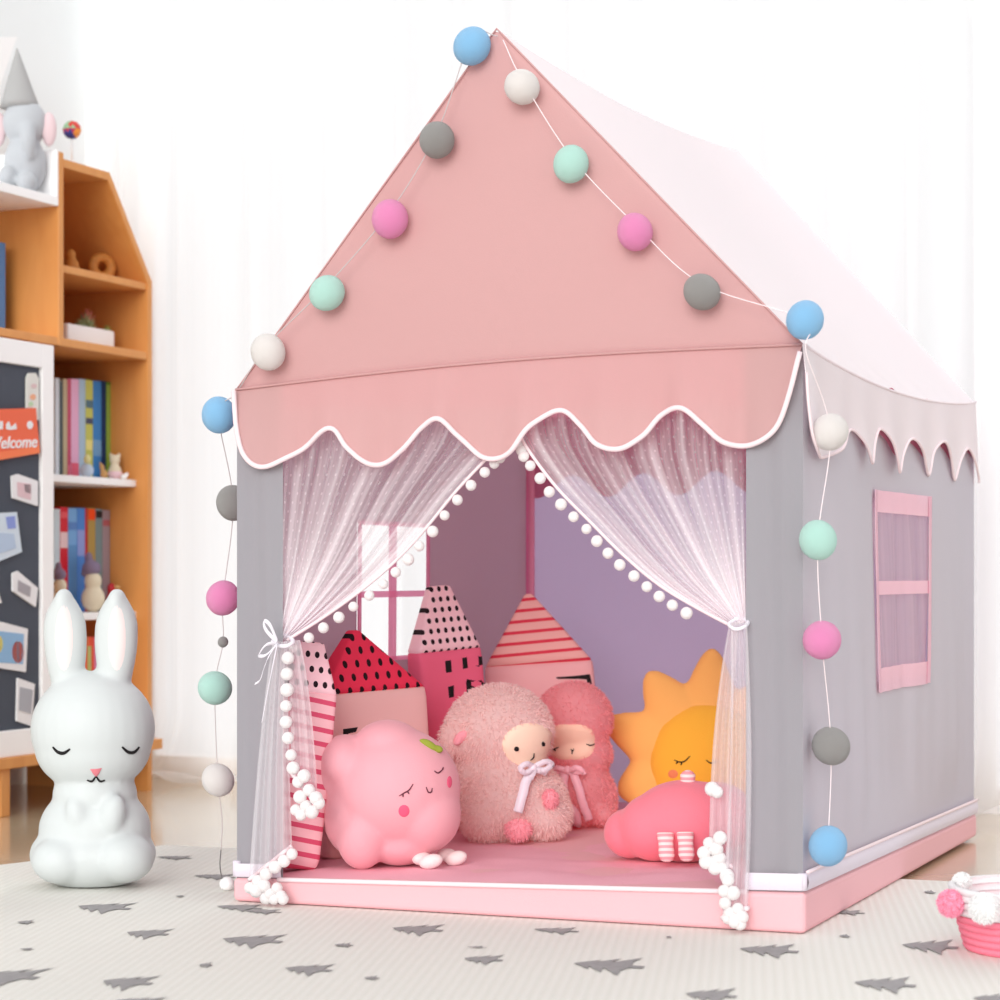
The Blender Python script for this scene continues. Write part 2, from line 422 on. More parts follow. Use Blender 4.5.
# ------------------------------------------------------------------ play rug with printed fir trees
M_rug = None
def rug_mat():
    m = bpy.data.materials.new('ribbed_cream_rug'); m.use_nodes = True; nt = m.node_tree
    b = nt.nodes['Principled BSDF']; b.inputs['Roughness'].default_value = .8; b.inputs['Specular IOR Level'].default_value = .25
    tc = nd(nt, 'ShaderNodeTexCoord'); mp = nd(nt, 'ShaderNodeMapping'); mp.inputs['Rotation'].default_value = (0, 0, .12); nt.links.new(tc.outputs['Object'], mp.inputs[0])
    wv = nd(nt, 'ShaderNodeTexWave', wave_type='BANDS', bands_direction='X'); wv.inputs['Scale'].default_value = 22; nt.links.new(mp.outputs[0], wv.inputs['Vector'])
    mx = nd(nt, 'ShaderNodeMix', data_type='RGBA'); mx.inputs[6].default_value = rgb((226, 224, 217)); mx.inputs[7].default_value = rgb((231, 229, 223)); nt.links.new(wv.outputs['Fac'], mx.inputs[0])
    nt.links.new(mx.outputs[2], b.inputs['Base Color'])
    bp = nd(nt, 'ShaderNodeBump'); bp.inputs['Strength'].default_value = .25; bp.inputs['Distance'].default_value = .003; nt.links.new(wv.outputs['Fac'], bp.inputs['Height']); nt.links.new(bp.outputs[0], b.inputs['Normal'])
    return m
M_tree = mat('grey_tree_print', (172, 169, 170), .85, vary=.2, vscale=90)
C = G(165, 848); Lm = G(0, 868); Rm = G(895, 882)
back_d = (Rm - C).normalized(); left_d = (Lm - C).normalized()
corners = [C, C + back_d * 2.6, C + back_d * 2.6 + Vector((-.9, -2.6, 0)), Vector((-1.5, 1.2, 0)), Lm + left_d * .55]
rv, rf, rmi = [], [], []
n = len(corners)
for z in (0.0, RUGZ):
    for c in corners: rv.append(Vector((c.x, c.y, z)))
rf.append(tuple(range(n, 2 * n))[::-1]); rmi.append(0)
for k in range(n): rf.append((k, (k + 1) % n, n + (k + 1) % n, n + k)); rmi.append(0)
def tree_print(px, py, L, Wd, ang=0.0, z=RUGZ + .0012):
    c = G(px, py, RUGZ); ax = (-back_d).normalized(); ax = Matrix.Rotation(ang, 3, 'Z') @ ax; wd = Vector((-ax.y, ax.x, 0))
    prof = [(0.5, 0.0), (.22, .22), (.26, .10), (-.02, .36), (.04, .16), (-.26, .46), (-.22, .07), (-.42, .07)]
    pts = [(a, b) for a, b in prof] + [(a, -b) for a, b in reversed(prof[1:])]
    # triangles tier by tier, so the outline stays jagged
    for (tip, bas, hw) in ((.5, .20, .24), (.36, -.02, .36), (.16, -.28, .46)):
        b0 = len(rv)
        for a, b in ((tip, 0), (bas, hw), (bas + .05, hw * .5), (bas - .02, 0.02), (bas + .05, -hw * .5), (bas, -hw)):
            q = c + ax * a * L + wd * b * Wd * 1.25; rv.append(Vector((q.x, q.y, z + len(rv) * 1e-6)))
        rf.append((b0, b0 + 1, b0 + 2, b0 + 3, b0 + 4, b0 + 5)); rmi.append(1)
    b0 = len(rv)
    for a, b in ((-.25, .06), (-.25, -.06), (-.46, -.06), (-.46, .06)):
        q = c + ax * a * L + wd * b * Wd * 1.25; rv.append(Vector((q.x, q.y, z + .00002)))
    rf.append((b0, b0 + 1, b0 + 2, b0 + 3)); rmi.append(1)
for t in ((105, 908, .10, .11), (148, 934, .072, .09), (253, 941, .10, .115), (128, 983, .075, .10), (10, 977, .09, .13), (309, 970, .072, .085),
          (418, 930, .085, .10), (484, 960, .06, .075), (610, 966, .105, .12), (557, 931, .075, .06), (175, 858, .075, .06), (215, 877, .085, .07), (240, 908, .085, .07),
          (263, 912, .07, .05), (712, 996, .07, .1), (770, 951, .09, .11), (931, 947, .085, .12), (886, 985, .085, .11), (848, 913, .06, .05), (997, 1000, .06, .08), (30, 1010, .1, .1), (520, 1012, .1, .12), (300, 1020, .1, .1), (850, 1030, .1, .1), (140, 1003, .07, .07)):
    tree_print(*t)
for t in ((26, 923, .028, .04), (27, 950, .022, .02), (180, 897, .016, .025), (206, 966, .02, .04), (344, 946, .03, .035), (372, 979, .022, .03), (845, 937, .018, .03), (930, 893, .022, .04), (477, 948, .03, .015), (669, 938, .01, .02)):
    tree_print(*t, ang=.3)
rug = link('play_rug', mesh(rv, rf, sm=False, fmat=rmi), [rug_mat(), M_tree])
tag(rug, 'cream ribbed rug printed with grey fir trees, lying under the play tent', 'rug')
tent_floor = RUGZ

# ------------------------------------------------------------------ the play tent
TL, TR, TB, TBL = G(237, 905), G(803, 938), G(974, 840), Vector((.06, 4.676, 0))
for v in (TL, TR, TB, TBL): v.z = RUGZ + .001
HL, HR, HB, HBL = P(237, 390, TL.y).z, P(803, 345, TR.y).z, P(976, 402, TB.y).z, .90
ZL, ZR, ZB, ZBL = .052, .076, .060, .058       # top of the padded mat at the corners
fd = (TR - TL); fd.z = 0; FW = fd.length; fdn = fd.normalized(); fn = Vector((fdn.y, -fdn.x, 0))
sd = (TB - TR); sd.z = 0; SW = sd.length; sdn = sd.normalized(); sn = Vector((sdn.y, -sdn.x, 0))
ld = (TBL - TL); ld.z = 0; LW = ld.length; ldn = ld.normalized(); ln = Vector((-ldn.y, ldn.x, 0))
bd = (TB - TBL); bd.z = 0; bdn = bd.normalized(); bn = Vector((-bdn.y, bdn.x, 0))
def on_plane(px, py, p0, nrm, off=0.0):
    d = P(px, py, 1.0) - CAM; q = p0 + nrm * off; t = (q - CAM).dot(nrm) / d.dot(nrm); return CAM + d * t
def FP(px, py, off=0.0): return on_plane(px, py, TL, fn, off)
def SP(px, py, off=0.0): return on_plane(px, py, TR, sn, off)
def LP(px, py, off=0.0): return on_plane(px, py, TL, ln, off)
APF = P(500, 31, (TL.y + TR.y) / 2 + .02); APB = P(740, 152, (TB.y + TBL.y) / 2)
def Z(v, z): return Vector((v.x, v.y, z))
tent = thing('play_tent', Vector(((TL.x + TB.x) / 2, (TL.y + TB.y) / 2, 0)), 'pink and grey house-shaped fabric play tent with scalloped eaves standing on the rug', 'play tent')

def wr(p, s, a): return a * (noise.noise(Vector((p[0] * s, p[1] * s, 3.1))))
# gable (front)
eL, eR = Z(TL, HL), Z(TR, HR)
def front_top(x):   # x 0..1 across, roof line
    ap = (APF - eL).dot(fdn) / FW
    return lerp(HL, APF.z, x / ap) if x < ap else lerp(APF.z, HR, (x - ap) / (1 - ap))
def seam(x): return lerp(HL, HR, x) + .012 * sin(pi * min(1, x * 1.0)) 
def gable(u, v):
    z0 = seam(u); z1 = max(front_top(u), z0 + .0005)
    if u < .001 or u > .999: z1 = z0 + .0004
    p = TL + fdn * FW * u; z = lerp(z0, z1, v)
    bulge = .010 * sin(pi * u) * sin(pi * v) + wr((u * 2, v), 2.2, .006) * sin(pi * u)
    return Z(p, z) + fn * bulge
link('gable', sheet(gable, 96, 30), M_gable, tent)
# folded seam lines on the gable
sl = [FP(803 - (803 - 510) * t, 345 - (345 - 42) * t) for t in (0, 1)]
link('gable_trim', tube([TL + fdn * FW * u + Vector((0, 0, front_top(u) - (TL.z))) + fn * .002 for u in [i / 60 for i in range(61)]], .0018, 6), M_gable, tent)
# front valance with scallops
SC = [(238, 388), (241, 425), (250, 455), (268, 467), (300, 452), (334, 428), (352, 448), (378, 465), (405, 450), (425, 428), (444, 419), (462, 437), (488, 458), (514, 452), (535, 425), (563, 410), (582, 425), (600, 444), (622, 449), (645, 436), (662, 415), (684, 408), (706, 425), (728, 443), (755, 444), (778, 428), (792, 395), (803, 352)]
scc = curve_pts([Vector((a, b, 0)) for a, b in SC], 8)
def sc_y(px, c):
    for a, b in zip(c, c[1:]):
        if a.x <= px <= b.x: return lerp(a.y, b.y, (px - a.x) / max(1e-6, b.x - a.x))
    return c[0].y if px < c[0].x else c[-1].y
def val_pt(px, v, off, c=scc):
    uu = (px - 238) / 565
    st = FP(px, 0); x = (st - TL).dot(fdn) / FW; zt = seam(max(0, min(1, x)))
    zb = FP(px, sc_y(px, c), off).z; zb = min(zb, zt - .003)
    o = off * (.25 + .75 * v) + .006 * v * sin(uu * 40) + .003 * sin(uu * 90) * v
    q = TL + fdn * FW * x; return Vector((q.x, q.y, lerp(zt, zb, v))) + fn * o
pxs = [lerp(238, 803, i / 220) for i in range(221)]
def vfront(u, v): return val_pt(lerp(238, 803, u), v, .014)
link('valance', sheet(vfront, 220, 14), M_gable, tent)
link('valance_piping', tube([val_pt(a, 1.0, .016) for a in pxs], .0042, 8), M_pipe, tent)
link('valance_seam', tube([TL + fdn * FW * (i / 40) + Vector((0, 0, seam(i / 40) - TL.z)) + fn * .006 for i in range(41)], .0022, 6), M_gable, tent)
# front wall strips and header
def fstrip(pxa, pxb):
    def f(u, v):
        px = lerp(pxa, pxb, u); q = FP(px, 700); x = (q - TL).dot(fdn) / FW
        z = lerp(lerp(ZL, ZR, x) - .006, seam(x), v); b = TL + fdn * FW * x
        return Vector((b.x, b.y, z)) + fn * (.004 * sin(u * 9 + v * 2) * sin(pi * u))
    return f
link('front_panel', sheet(fstrip(237, 283), 10, 30), M_grey, tent)
link('front_panel', sheet(fstrip(746, 803), 10, 30), M_grey, tent)
def fhead(u, v):
    px = lerp(283, 746, u); q = FP(px, 400); x = (q - TL).dot(fdn) / FW; b = TL + fdn * FW * x
    return Vector((b.x, b.y, lerp(FP(px, 408).z, seam(x), v))) - fn * .002
link('front_header', sheet(fhead, 40, 4), M_hot, tent)
# right wall with window opening
WX0, WX1 = SP(880, 600), SP(925, 600)
wa0, wa1 = (WX0 - TR).dot(sdn) / SW, (WX1 - TR).dot(sdn) / SW
wz0, wz1 = SP(881, 686).z, SP(881, 492).z
def eave_r(t): return lerp(HR, HB, t) - .030 * max(0, sin(pi * t)) ** .8
def wall_off(t, z):
    return 1.15 * (.010 * sin(pi * t) * sin(t * 9 + z * 1.5) + .006 * noise.noise(Vector((t * 7, z * 1.2, 1))) + .010 * noise.noise(Vector((t * 16 + z * 1.3, z * .8, 5))) * smooth((.75 - z) * 2)) * min(1, t * 8) * min(1, (1 - t) * 8) * smooth((z - .09) / .14) * smooth((.84 - z) / .16)
ts = sorted(set([i / 60 for i in range(61)] + [wa0, wa1])); 
def rwall():
    zs = [i / 46 for i in range(47)]; verts, uv, faces = [], [], []
    for v in zs:
        for t in ts:
            z0 = lerp(ZR, ZB, t) - .005; z = lerp(z0, eave_r(t), v)
            b = TR + sdn * SW * t; verts.append(Vector((b.x, b.y, z)) + sn * wall_off(t, z)); uv.append((t, v))
    n = len(ts)
    for j in range(len(zs) - 1):
        for i in range(n - 1):
            a = j * n + i; zc = (verts[a].z + verts[a + n].z) / 2; tc = (ts[i] + ts[i + 1]) / 2
            if wa0 < tc < wa1 and wz0 + .004 < zc < wz1 - .004: continue
            faces.append((a, a + 1, a + n + 1, a + n))
    return mesh(verts, faces, uv)
link('side_wall', rwall(), M_side, tent)
def win_parts(base, dn, Wd, a0, a1, z0, z1, nrm, offf, tape, sheer_m, bands, par_name, bar_v=None, th=.034, bh=.030):
    """Tape frame round a window opening with a gauze pane."""
    def strip(ta, tb, za, zb, o=.004):
        return sheet(lambda u, v: base + dn * Wd * lerp(ta, tb, u) + Vector((0, 0, lerp(za, zb, v) - base.z)) + nrm * (offf(lerp(ta, tb, u), lerp(za, zb, v)) + o + .0015 * sin(u * 30)), 16, 16)
    ew = .010 / Wd * 1.6
    fr = link(par_name, strip(a0, a1, z1 - th, z1 + .004), tape, tent)
    link('window_tape', strip(a0, a1, z0 - bh * .4, z0 + bh), tape, fr)
    link('window_tape', strip(a0 - ew * .4, a0 + ew * .6, z0 - .01, z1 + .004, .005), tape, fr)
    link('window_tape', strip(a1 - ew * .6, a1 + ew * .4, z0 - .01, z1 + .004, .005), tape, fr)
    for za, zb in bands: link('window_tape', strip(a0, a1, za, zb), tape, fr)
    if bar_v: link('window_tape', strip(bar_v[0], bar_v[1], z0, z1, .003), tape, fr)
    if sheer_m:
        link('gauze', sheet(lambda u, v: base + dn * Wd * lerp(a0, a1, u) + Vector((0, 0, lerp(z0, z1, v) - base.z)) + nrm * (offf(lerp(a0, a1, u), lerp(z0, z1, v)) - .002 + .004 * sin(u * 18 + v * 3) * sin(pi * v)), 30, 20, uvf=lambda u, v: (u * .8 + .12 * v, 0.0)), sheer_m, fr)
    return fr
M_tape = mat('pale_pink_tape', (255, 214, 228), .8, .3, 120, trans=.3)
M_gauze = sheer('pink_window_gauze', (246, 230, 236), .5, streak=.5, streak_scale=14)
mid = SP(881, 588).z
win_parts(TR, sdn, SW, wa0, wa1, wz0, wz1, sn, wall_off, M_tape, M_gauze, [(mid - .012, mid + .012)], 'side_window')
# left wall with window opening (its inside faces the door)
la0 = (LP(358, 600) - TL).dot(ldn) / LW; la1 = (LP(424, 600) - TL).dot(ldn) / LW
lz1 = LP(390, 524).z; lz0 = lz1 - .26
def loff(t, z): return .006 * sin(t * 6 + z) * sin(pi * t)
def eave_l(t): return lerp(HL, HBL, t)
lts = sorted(set([i / 40 for i in range(41)] + [la0, la1]))
lzs = sorted(set([i / 40 for i in range(41)]))
def lwall():
    verts, uv, faces = [], [], []; n = len(lts); zabs = sorted([lerp(.03, .86, i / 40) for i in range(41)] + [lz0, lz1])
    for z in zabs:
        for t in lts:
            b = TL + ldn * LW * t; zz = z if z < .8 else lerp(z, eave_l(t), (z - .8) / .06); verts.append(Vector((b.x, b.y, zz)) + ln * loff(t, z)); uv.append((t, z))
    for j in range(len(zabs) - 1):
        for i in range(n - 1):
            zc = (zabs[j] + zabs[j + 1]) / 2; tc = (lts[i] + lts[i + 1]) / 2
            if la0 < tc < la1 and lz0 < zc < lz1: continue
            a = j * n + i; faces.append((a, a + 1, a + n + 1, a + n))
    return mesh(verts, faces, uv)
link('side_wall', lwall(), M_left_tint, tent)
lm = LP(390, 594).z
lb0 = (LP(387, 600) - TL).dot(ldn) / LW; lb1 = (LP(395, 600) - TL).dot(ldn) / LW
win_parts(TL, ldn, LW, la0, la1, lz0, lz1, -ln, lambda t, z: -loff(t, z), M_hot, None, [(lm - .006, lm + .006)], 'side_window', (lb0, lb1), .004, .006)
# back wall, its eave band and corner binding
def bwall(u, v):
    b = TBL.lerp(TB, u); z = lerp(.03, lerp(HBL, HB, u), v); return Vector((b.x, b.y, z)) + bn * (.012 * sin(u * 7 + v) * sin(pi * u))
link('back_wall', sheet(bwall, 40, 30), M_lin, tent)
def bval(u, v):
    b = TBL.lerp(TB, u); zt = lerp(HBL, HB, u); sc = .5 - .5 * cos(u * 2 * pi * 6.0 + 2.2); zb = zt - (.13 + .05 * sc); return Vector((b.x, b.y, lerp(zt, zb, v))) - bn * (.004) + bn * (.012 * sin(u * 7 + 1) * sin(pi * u))
link('back_valance', sheet(bval, 120, 4), M_rose, tent)
def bgab(u, v):
    b = TBL.lerp(TB, u); z0 = lerp(HBL, HB, u); ap = .5; z1 = lerp(HBL, APB.z, u / ap) if u < ap else lerp(APB.z, HB, (u - ap) / (1 - ap)); return Vector((b.x, b.y, lerp(z0, max(z0, z1 - .035), v)))
link('back_gable', sheet(bgab, 40, 10), M_rose, tent)
cb = TBL + (bdn + ldn * -1).normalized() * .012
link('corner_binding', tube([Z(cb, z) for z in (.06, .3, .6, .9)], .007, 8), M_hot, tent)
# frame poles
M_pole = mat('rose_pole_sleeve', (255, 190, 216), .9, trans=.4)
for c, h, i in ((TL, HL, 0), (TR, HR, 1), (TB, HB, 2), (TBL, HBL, 3)):
    cen = (TL + TB) / 2; q = c + (cen - c).normalized() * .035; link('pole', tube([Z(q, .062), Z(q, h * .5), Z(q, h - .02)], .007, 8), M_pole, tent)
# roof slopes
def slope(e0f, e1f, sag_e, side):
    def f(u, v):    # u front->back, v eave->ridge
        e = e0f.lerp(e1f, u); r = APF.lerp(APB, u); p = e.lerp(r, v)
        p.z -= .030 * sin(pi * u) ** .8 * (1 - v) ** 2 * sag_e
        p.z -= .022 * sin(pi * u) * v ** 2
        s = .030 * sin(pi * u) ** .8 * sin(pi * v)
        p += Vector((0, 0, -1)) * s + Vector((0, 0, .006 * (1 - v) * noise.noise(Vector((u * 6, v * 3, side * 7.0)))))
        if v < .12: p.z += .004 * sin(u * 60) * (1 - v / .12) * sin(pi * u)
        return p
    return f
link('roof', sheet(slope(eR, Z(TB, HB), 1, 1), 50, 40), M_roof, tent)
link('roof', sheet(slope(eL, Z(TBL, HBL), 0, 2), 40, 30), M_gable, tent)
# right-hand valance
SS = [(797, 356), (800, 395), (804, 438), (814, 456), (832, 448), (846, 428), (855, 438), (865, 462), (871, 440), (876, 427), (884, 440), (894, 471), (900, 452), (906, 437), (914, 448), (925, 474), (930, 450), (937, 440), (944, 456), (951, 479), (957, 458), (962, 447), (969, 465), (975, 482)]
ssc = curve_pts([Vector((a, b, 0)) for a, b in SS], 8)
def sval_pt(px, v, off, c=ssc, amp=1.0):
    q = SP(px, 400); t = max(-.012, min(1, (q - TR).dot(sdn) / SW)); zt = eave_r(t)
    zb = SP(px, sc_y(px, c), off).z; b = TR + sdn * SW * t
    if amp < 1: zb = lerp(zt - .09, zb, amp); zt = zt - .010
    zb = min(zb, zt - .002)
    o = off * (.3 + .7 * v) + .0045 * v * sin(px * .235 + .6) * (1 if amp == 1 else 0)
    return Vector((b.x, b.y, lerp(zt, zb, v))) + sn * o
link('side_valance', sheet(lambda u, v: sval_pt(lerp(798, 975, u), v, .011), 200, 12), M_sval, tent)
link('side_valance_piping', tube([sval_pt(lerp(798, 975, i / 220), 1, .0115) for i in range(221)], .0026, 6), M_pipe, tent)
link('side_valance_lining', sheet(lambda u, v: sval_pt(lerp(812, 974, u), v, .003, amp=.45), 120, 4), M_rose, tent)
link('eave_seam', tube([TR + sdn * SW * (i / 40) + Vector((0, 0, eave_r(i / 40) - TR.z)) + sn * .004 for i in range(41)], .0022, 6), M_sval, tent)
# white hem webbing round the foot of the walls
def hem(a, b, za, zb, nrm, hgt=.026, nu=30):
    return sheet(lambda u, v: Z(a.lerp(b, u), lerp(za, zb, u) - .004 + hgt * v) + nrm * (.006 + .003 * sin(pi * v)), nu, 4)
xl = (FP(283, 800) - TL).dot(fdn) / FW; xr = (FP(746, 800) - TL).dot(fdn) / FW
link('hem_webbing', hem(TL, TL + fdn * FW * xl, ZL, lerp(ZL, ZR, xl), fn, .022), M_hem, tent)
link('hem_webbing', hem(TL + fdn * FW * xr, TR, lerp(ZL, ZR, xr), ZR, fn), M_hem, tent)
link('hem_webbing', hem(TR, TB, ZR, ZB, sn), M_hem, tent)
for c_, z_ in ((TR, ZR), (TB, ZB), (TL, ZL)): link('hem_corner', tube([Z(c_, z_ - .004), Z(c_, z_ + .01), Z(c_, z_ + .022)], .007, 10), M_hem, tent)
link('hem_piping', tube([Z(TR.lerp(TB, i / 20), lerp(ZR, ZB, i / 20) + .024) + sn * .007 for i in range(21)], .003, 6), M_pipe, tent)

# --- tied-back sheer curtains of the tent door (parts of the tent)
M_sh = sheer('white_net', (253, 248, 251), .30, gather=.9, streak=1.3, streak_scale=20, dot=True, trans=.3)
M_shl = sheer('white_net_gathered', (250, 247, 250), .58, gather=0, streak=.5, streak_scale=14)
POM = sph_data(.0088, 14, 10); POM.materials.append(M_pom)
def door_curtain(top_l, top_r, tie_a, tie_b, inner, sgn):
    """top_l/top_r: outer and inner px at the header; inner: px polyline of the pompom edge from header to tie."""
    ic = curve_pts([Vector((a, b, 0)) for a, b in inner], 10)
    def f(u, v):    # u outer->inner, v header->tie
        ot = Vector((top_l, 408, 0)); ob = Vector((tie_a[0], tie_a[1], 0)); o = ot.lerp(ob, v)
        if u > 0: 
            k = v * (len(ic) - 1); i = min(int(k), len(ic) - 2); e = ic[i].lerp(ic[i + 1], k - i)
        else: e = o
        q = o.lerp(e, u); q.y -= 10 * sin(pi * u) * v * (1 - v) * -1
        d = .014 * sin(u * 46 + 2 * sin(u * 9)) * (1 - .75 * v) + .006 * sin(u * 97)*(1-v)
        return FP(q.x, q.y, -.018 + d + .012 * v)
    return f, ic
for (tl, tr_, ta, tb, inner, lower, side) in (
    (284, 523, (277, 641), (288, 645), [(523, 408), (505, 442), (487, 459), (456, 492), (425, 530), (395, 562), (362, 590), (326, 616), (288, 640)], 'L', -1),
    (745, 520, (746, 622), (733, 628), [(516, 408), (520, 432), (529, 450), (556, 486), (590, 521), (624, 555), (660, 585), (698, 608), (732, 626)], 'R', 1)):
    f, ic = door_curtain(tl, tr_, ta, tb, inner, side)
    cu = link('door_curtain', sheet(f, 140, 50, uvf=lambda u, v: (u, v)), M_sh, tent)
    # braid along the edge
    link('braid', tube([f(1, i / 60) + fn * .003 for i in range(61)], .0028, 6), M_pipe, cu)
    start = .16 if side < 0 else .14
    N = 17
    for i in range(N):
        v = lerp(start, .985 if side < 0 else .84, i / (N - 1))
        p = f(1, v) + Vector((.004 * side * -0.5 + random.uniform(-.002, .002), 0, -.017)) + fn * .004
        inst('pompom', POM, p, cu, random.uniform(.92, 1.12))
# falling tails below the ties
def tail(name, topA, topB, botA, botB, folds, bow, off=.02, nv=30, bott=None):
    def f(u, v):
        a = Vector((lerp(topA[0], botA[0], v ** .8), lerp(topA[1], botA[1], v), 0)); b = Vector((lerp(topB[0], botB[0], v ** .8), lerp(topB[1], botB[1], v), 0))
        q = a.lerp(b, u); q.x += bow * sin(pi * v)
        return FP(q.x, q.y, off + .010 * sin(u * folds + .5) * (.25 + .75 * v))
    return f
def tail_obj(topA, topB, botA, botB, folds, bow, off, edge_pts, m=M_shl):
    f = tail('', topA, topB, botA, botB, folds, bow, off)
    o = link('curtain_tail', sheet(f, 50, 30), m, tent)
    link('braid', tube([f(i / 30, 1) for i in range(31)], .004, 6), M_pipe, o)
    for (x, y) in edge_pts: inst('pompom', POM, FP(x, y, off + .014 + random.uniform(0, .006)), o, random.uniform(1.05, 1.3))
    return o
tail_obj((284, 641), (300, 640), (291, 772), (318, 806), 11, 2, .008,
         [(288, 658), (287, 674), (287, 690), (286, 706), (286, 722), (288, 738), (291, 755), (293, 768), (298, 782), (304, 776), (309, 790), (316, 798), (300, 797), (306, 806), (312, 812), (301, 815), (296, 810), (319, 803)])
tail_obj((273, 641), (287, 642), (249, 880), (292, 846), 17, -1, .022,
         [(250, 888), (258, 881), (266, 874), (275, 867), (284, 861), (292, 854), (256, 891), (264, 886), (270, 894), (266, 898), (277, 888), (281, 896), (274, 899), (283, 899)])
tail_obj((731, 622), (747, 622), (722, 918), (748, 908), 15, 4, .022,
         [(728, 880), (733, 893), (725, 903), (730, 913), (738, 909), (735, 921), (742, 917), (728, 918), (740, 924), (724, 891)])
tail_obj((729, 626), (739, 628), (709, 852), (733, 868), 9, -4, .008,
         [(712, 789), (717, 792), (709, 843), (716, 849), (704, 853), (711, 862), (719, 858), (715, 868), (722, 868), (727, 876), (706, 862), (720, 838)])
# ribbon bow at the left tie, plain wrap at the right
M_rib = mat('white_ribbon', (240, 236, 244), .6)
bow = []
def ribbon(ctrl, wdt, name, par):
    pts = curve_pts([FP(a, b, .03 + c) for a, b, c in ctrl], 10)
    vv, ff = [], []
    for i, p in enumerate(pts): vv += [p + Vector((0, 0, wdt)) + fdn * wdt * .5, p - Vector((0, 0, wdt)) - fdn * wdt * .5]
    for i in range(len(pts) - 1): ff.append((2 * i, 2 * i + 1, 2 * i + 3, 2 * i + 2))
    o = link(name, mesh(vv, ff), M_rib, par); thick(o, .0015); return o
tie = link('tie', tube(curve_pts([FP(a, b, c) for a, b, c in ((273, 641, .012), (277, 645, .026), (286, 646, .028), (293, 642, .016), (289, 637, -.008), (279, 636, -.008))], 6, True), .0035, 6, True), M_rib, tent)
ribbon([(277, 641, .01), (270, 625, .02), (264, 621, .02), (266, 630, .018), (277, 642, .012)], .0028, 'bow_loop', tie)
ribbon([(277, 643, .01), (266, 645, .025), (259, 655, .02), (266, 655, .016), (277, 644, .012)], .0028, 'bow_loop', tie)
ribbon([(276, 645, .012), (269, 656, .02), (264, 668, .02), (260, 680, .018), (255, 684, .016)], .0022, 'bow_tail', tie)
ribbon([(277, 645, .012), (273, 665, .02), (268, 690, .02), (262, 722, .018)], .0018, 'bow_tail', tie)
link('tie', tube(curve_pts([FP(a, b, c) for a, b, c in ((729, 624, .01), (735, 629, .028), (744, 627, .025), (748, 622, .0), (740, 618, -.012))], 6, True), .003, 6, True), M_rib, tent)

# ------------------------------------------------------------------ padded floor mat of the tent (the walls stand on it)
bm = bmesh.new()
out = .008
def outc(c): cen = (TL + TB) / 2; d = c - cen; d.z = 0; return c + d.normalized() * out
cs = [outc(TL), outc(TR), outc(TB), outc(TBL)]
box_bm(bm, [Z(c, RUGZ + .001) for c in cs] + [Z(c, z - .006) for c, z in zip(cs, (ZL, ZR, ZB, ZBL))])
bevel(bm, .008, 3)
pad = link('floor_pad', from_bm(bm, False), M_base)
ORG[pad.name] = Vector((0, 0, 0))
tag(pad, 'long pink padded floor mat under the play tent', 'floor mat')
def padtop(u, v):
    a = TL.lerp(TR, u); b = TBL.lerp(TB, u); p = a.lerp(b, v)
    z = lerp(lerp(ZL, ZR, u), lerp(ZBL, ZB, u), v)
    ed = min(1, u * 12) * min(1, (1 - u) * 12) * min(1, v * 12) * min(1, (1 - v) * 12)
    wv = .004 * noise.noise(Vector((u * 9, v * 11, 2))) + .003 * abs(noise.noise(Vector((u * 22, v * 17, 6))))
    return Z(p, z - .007 + (.004 + wv) * ed)
padtop_me = sheet(padtop, 70, 80); PADB = bvh_of(padtop_me)
link('mat_cover', padtop_me, M_basetop, pad)
link('mat_piping', tube([Z(outc(TL).lerp(outc(TR), lerp(xl * .98, xr * 1.0, i / 30)), lerp(ZL, ZR, lerp(xl * .98, xr * 1.0, i / 30)) - .007) + fn * .002 for i in range(31)], .0042, 6), M_pipe, pad)
def pad_z(x, y):
    h = PADB.ray_cast(Vector((x, y, 1)), Vector((0, 0, -1))); return h[0].z if h[0] else .06
def settle(me, extra=0.0):
    """Drop a plush mesh so that it just sinks into the soft mat."""
    lo = 1e9
    for v in me.vertices:
        lo = min(lo, v.co.z - pad_z(v.co.x, v.co.y))
    me.transform(Matrix.Translation((0, 0, -lo - .001 + extra))); return me
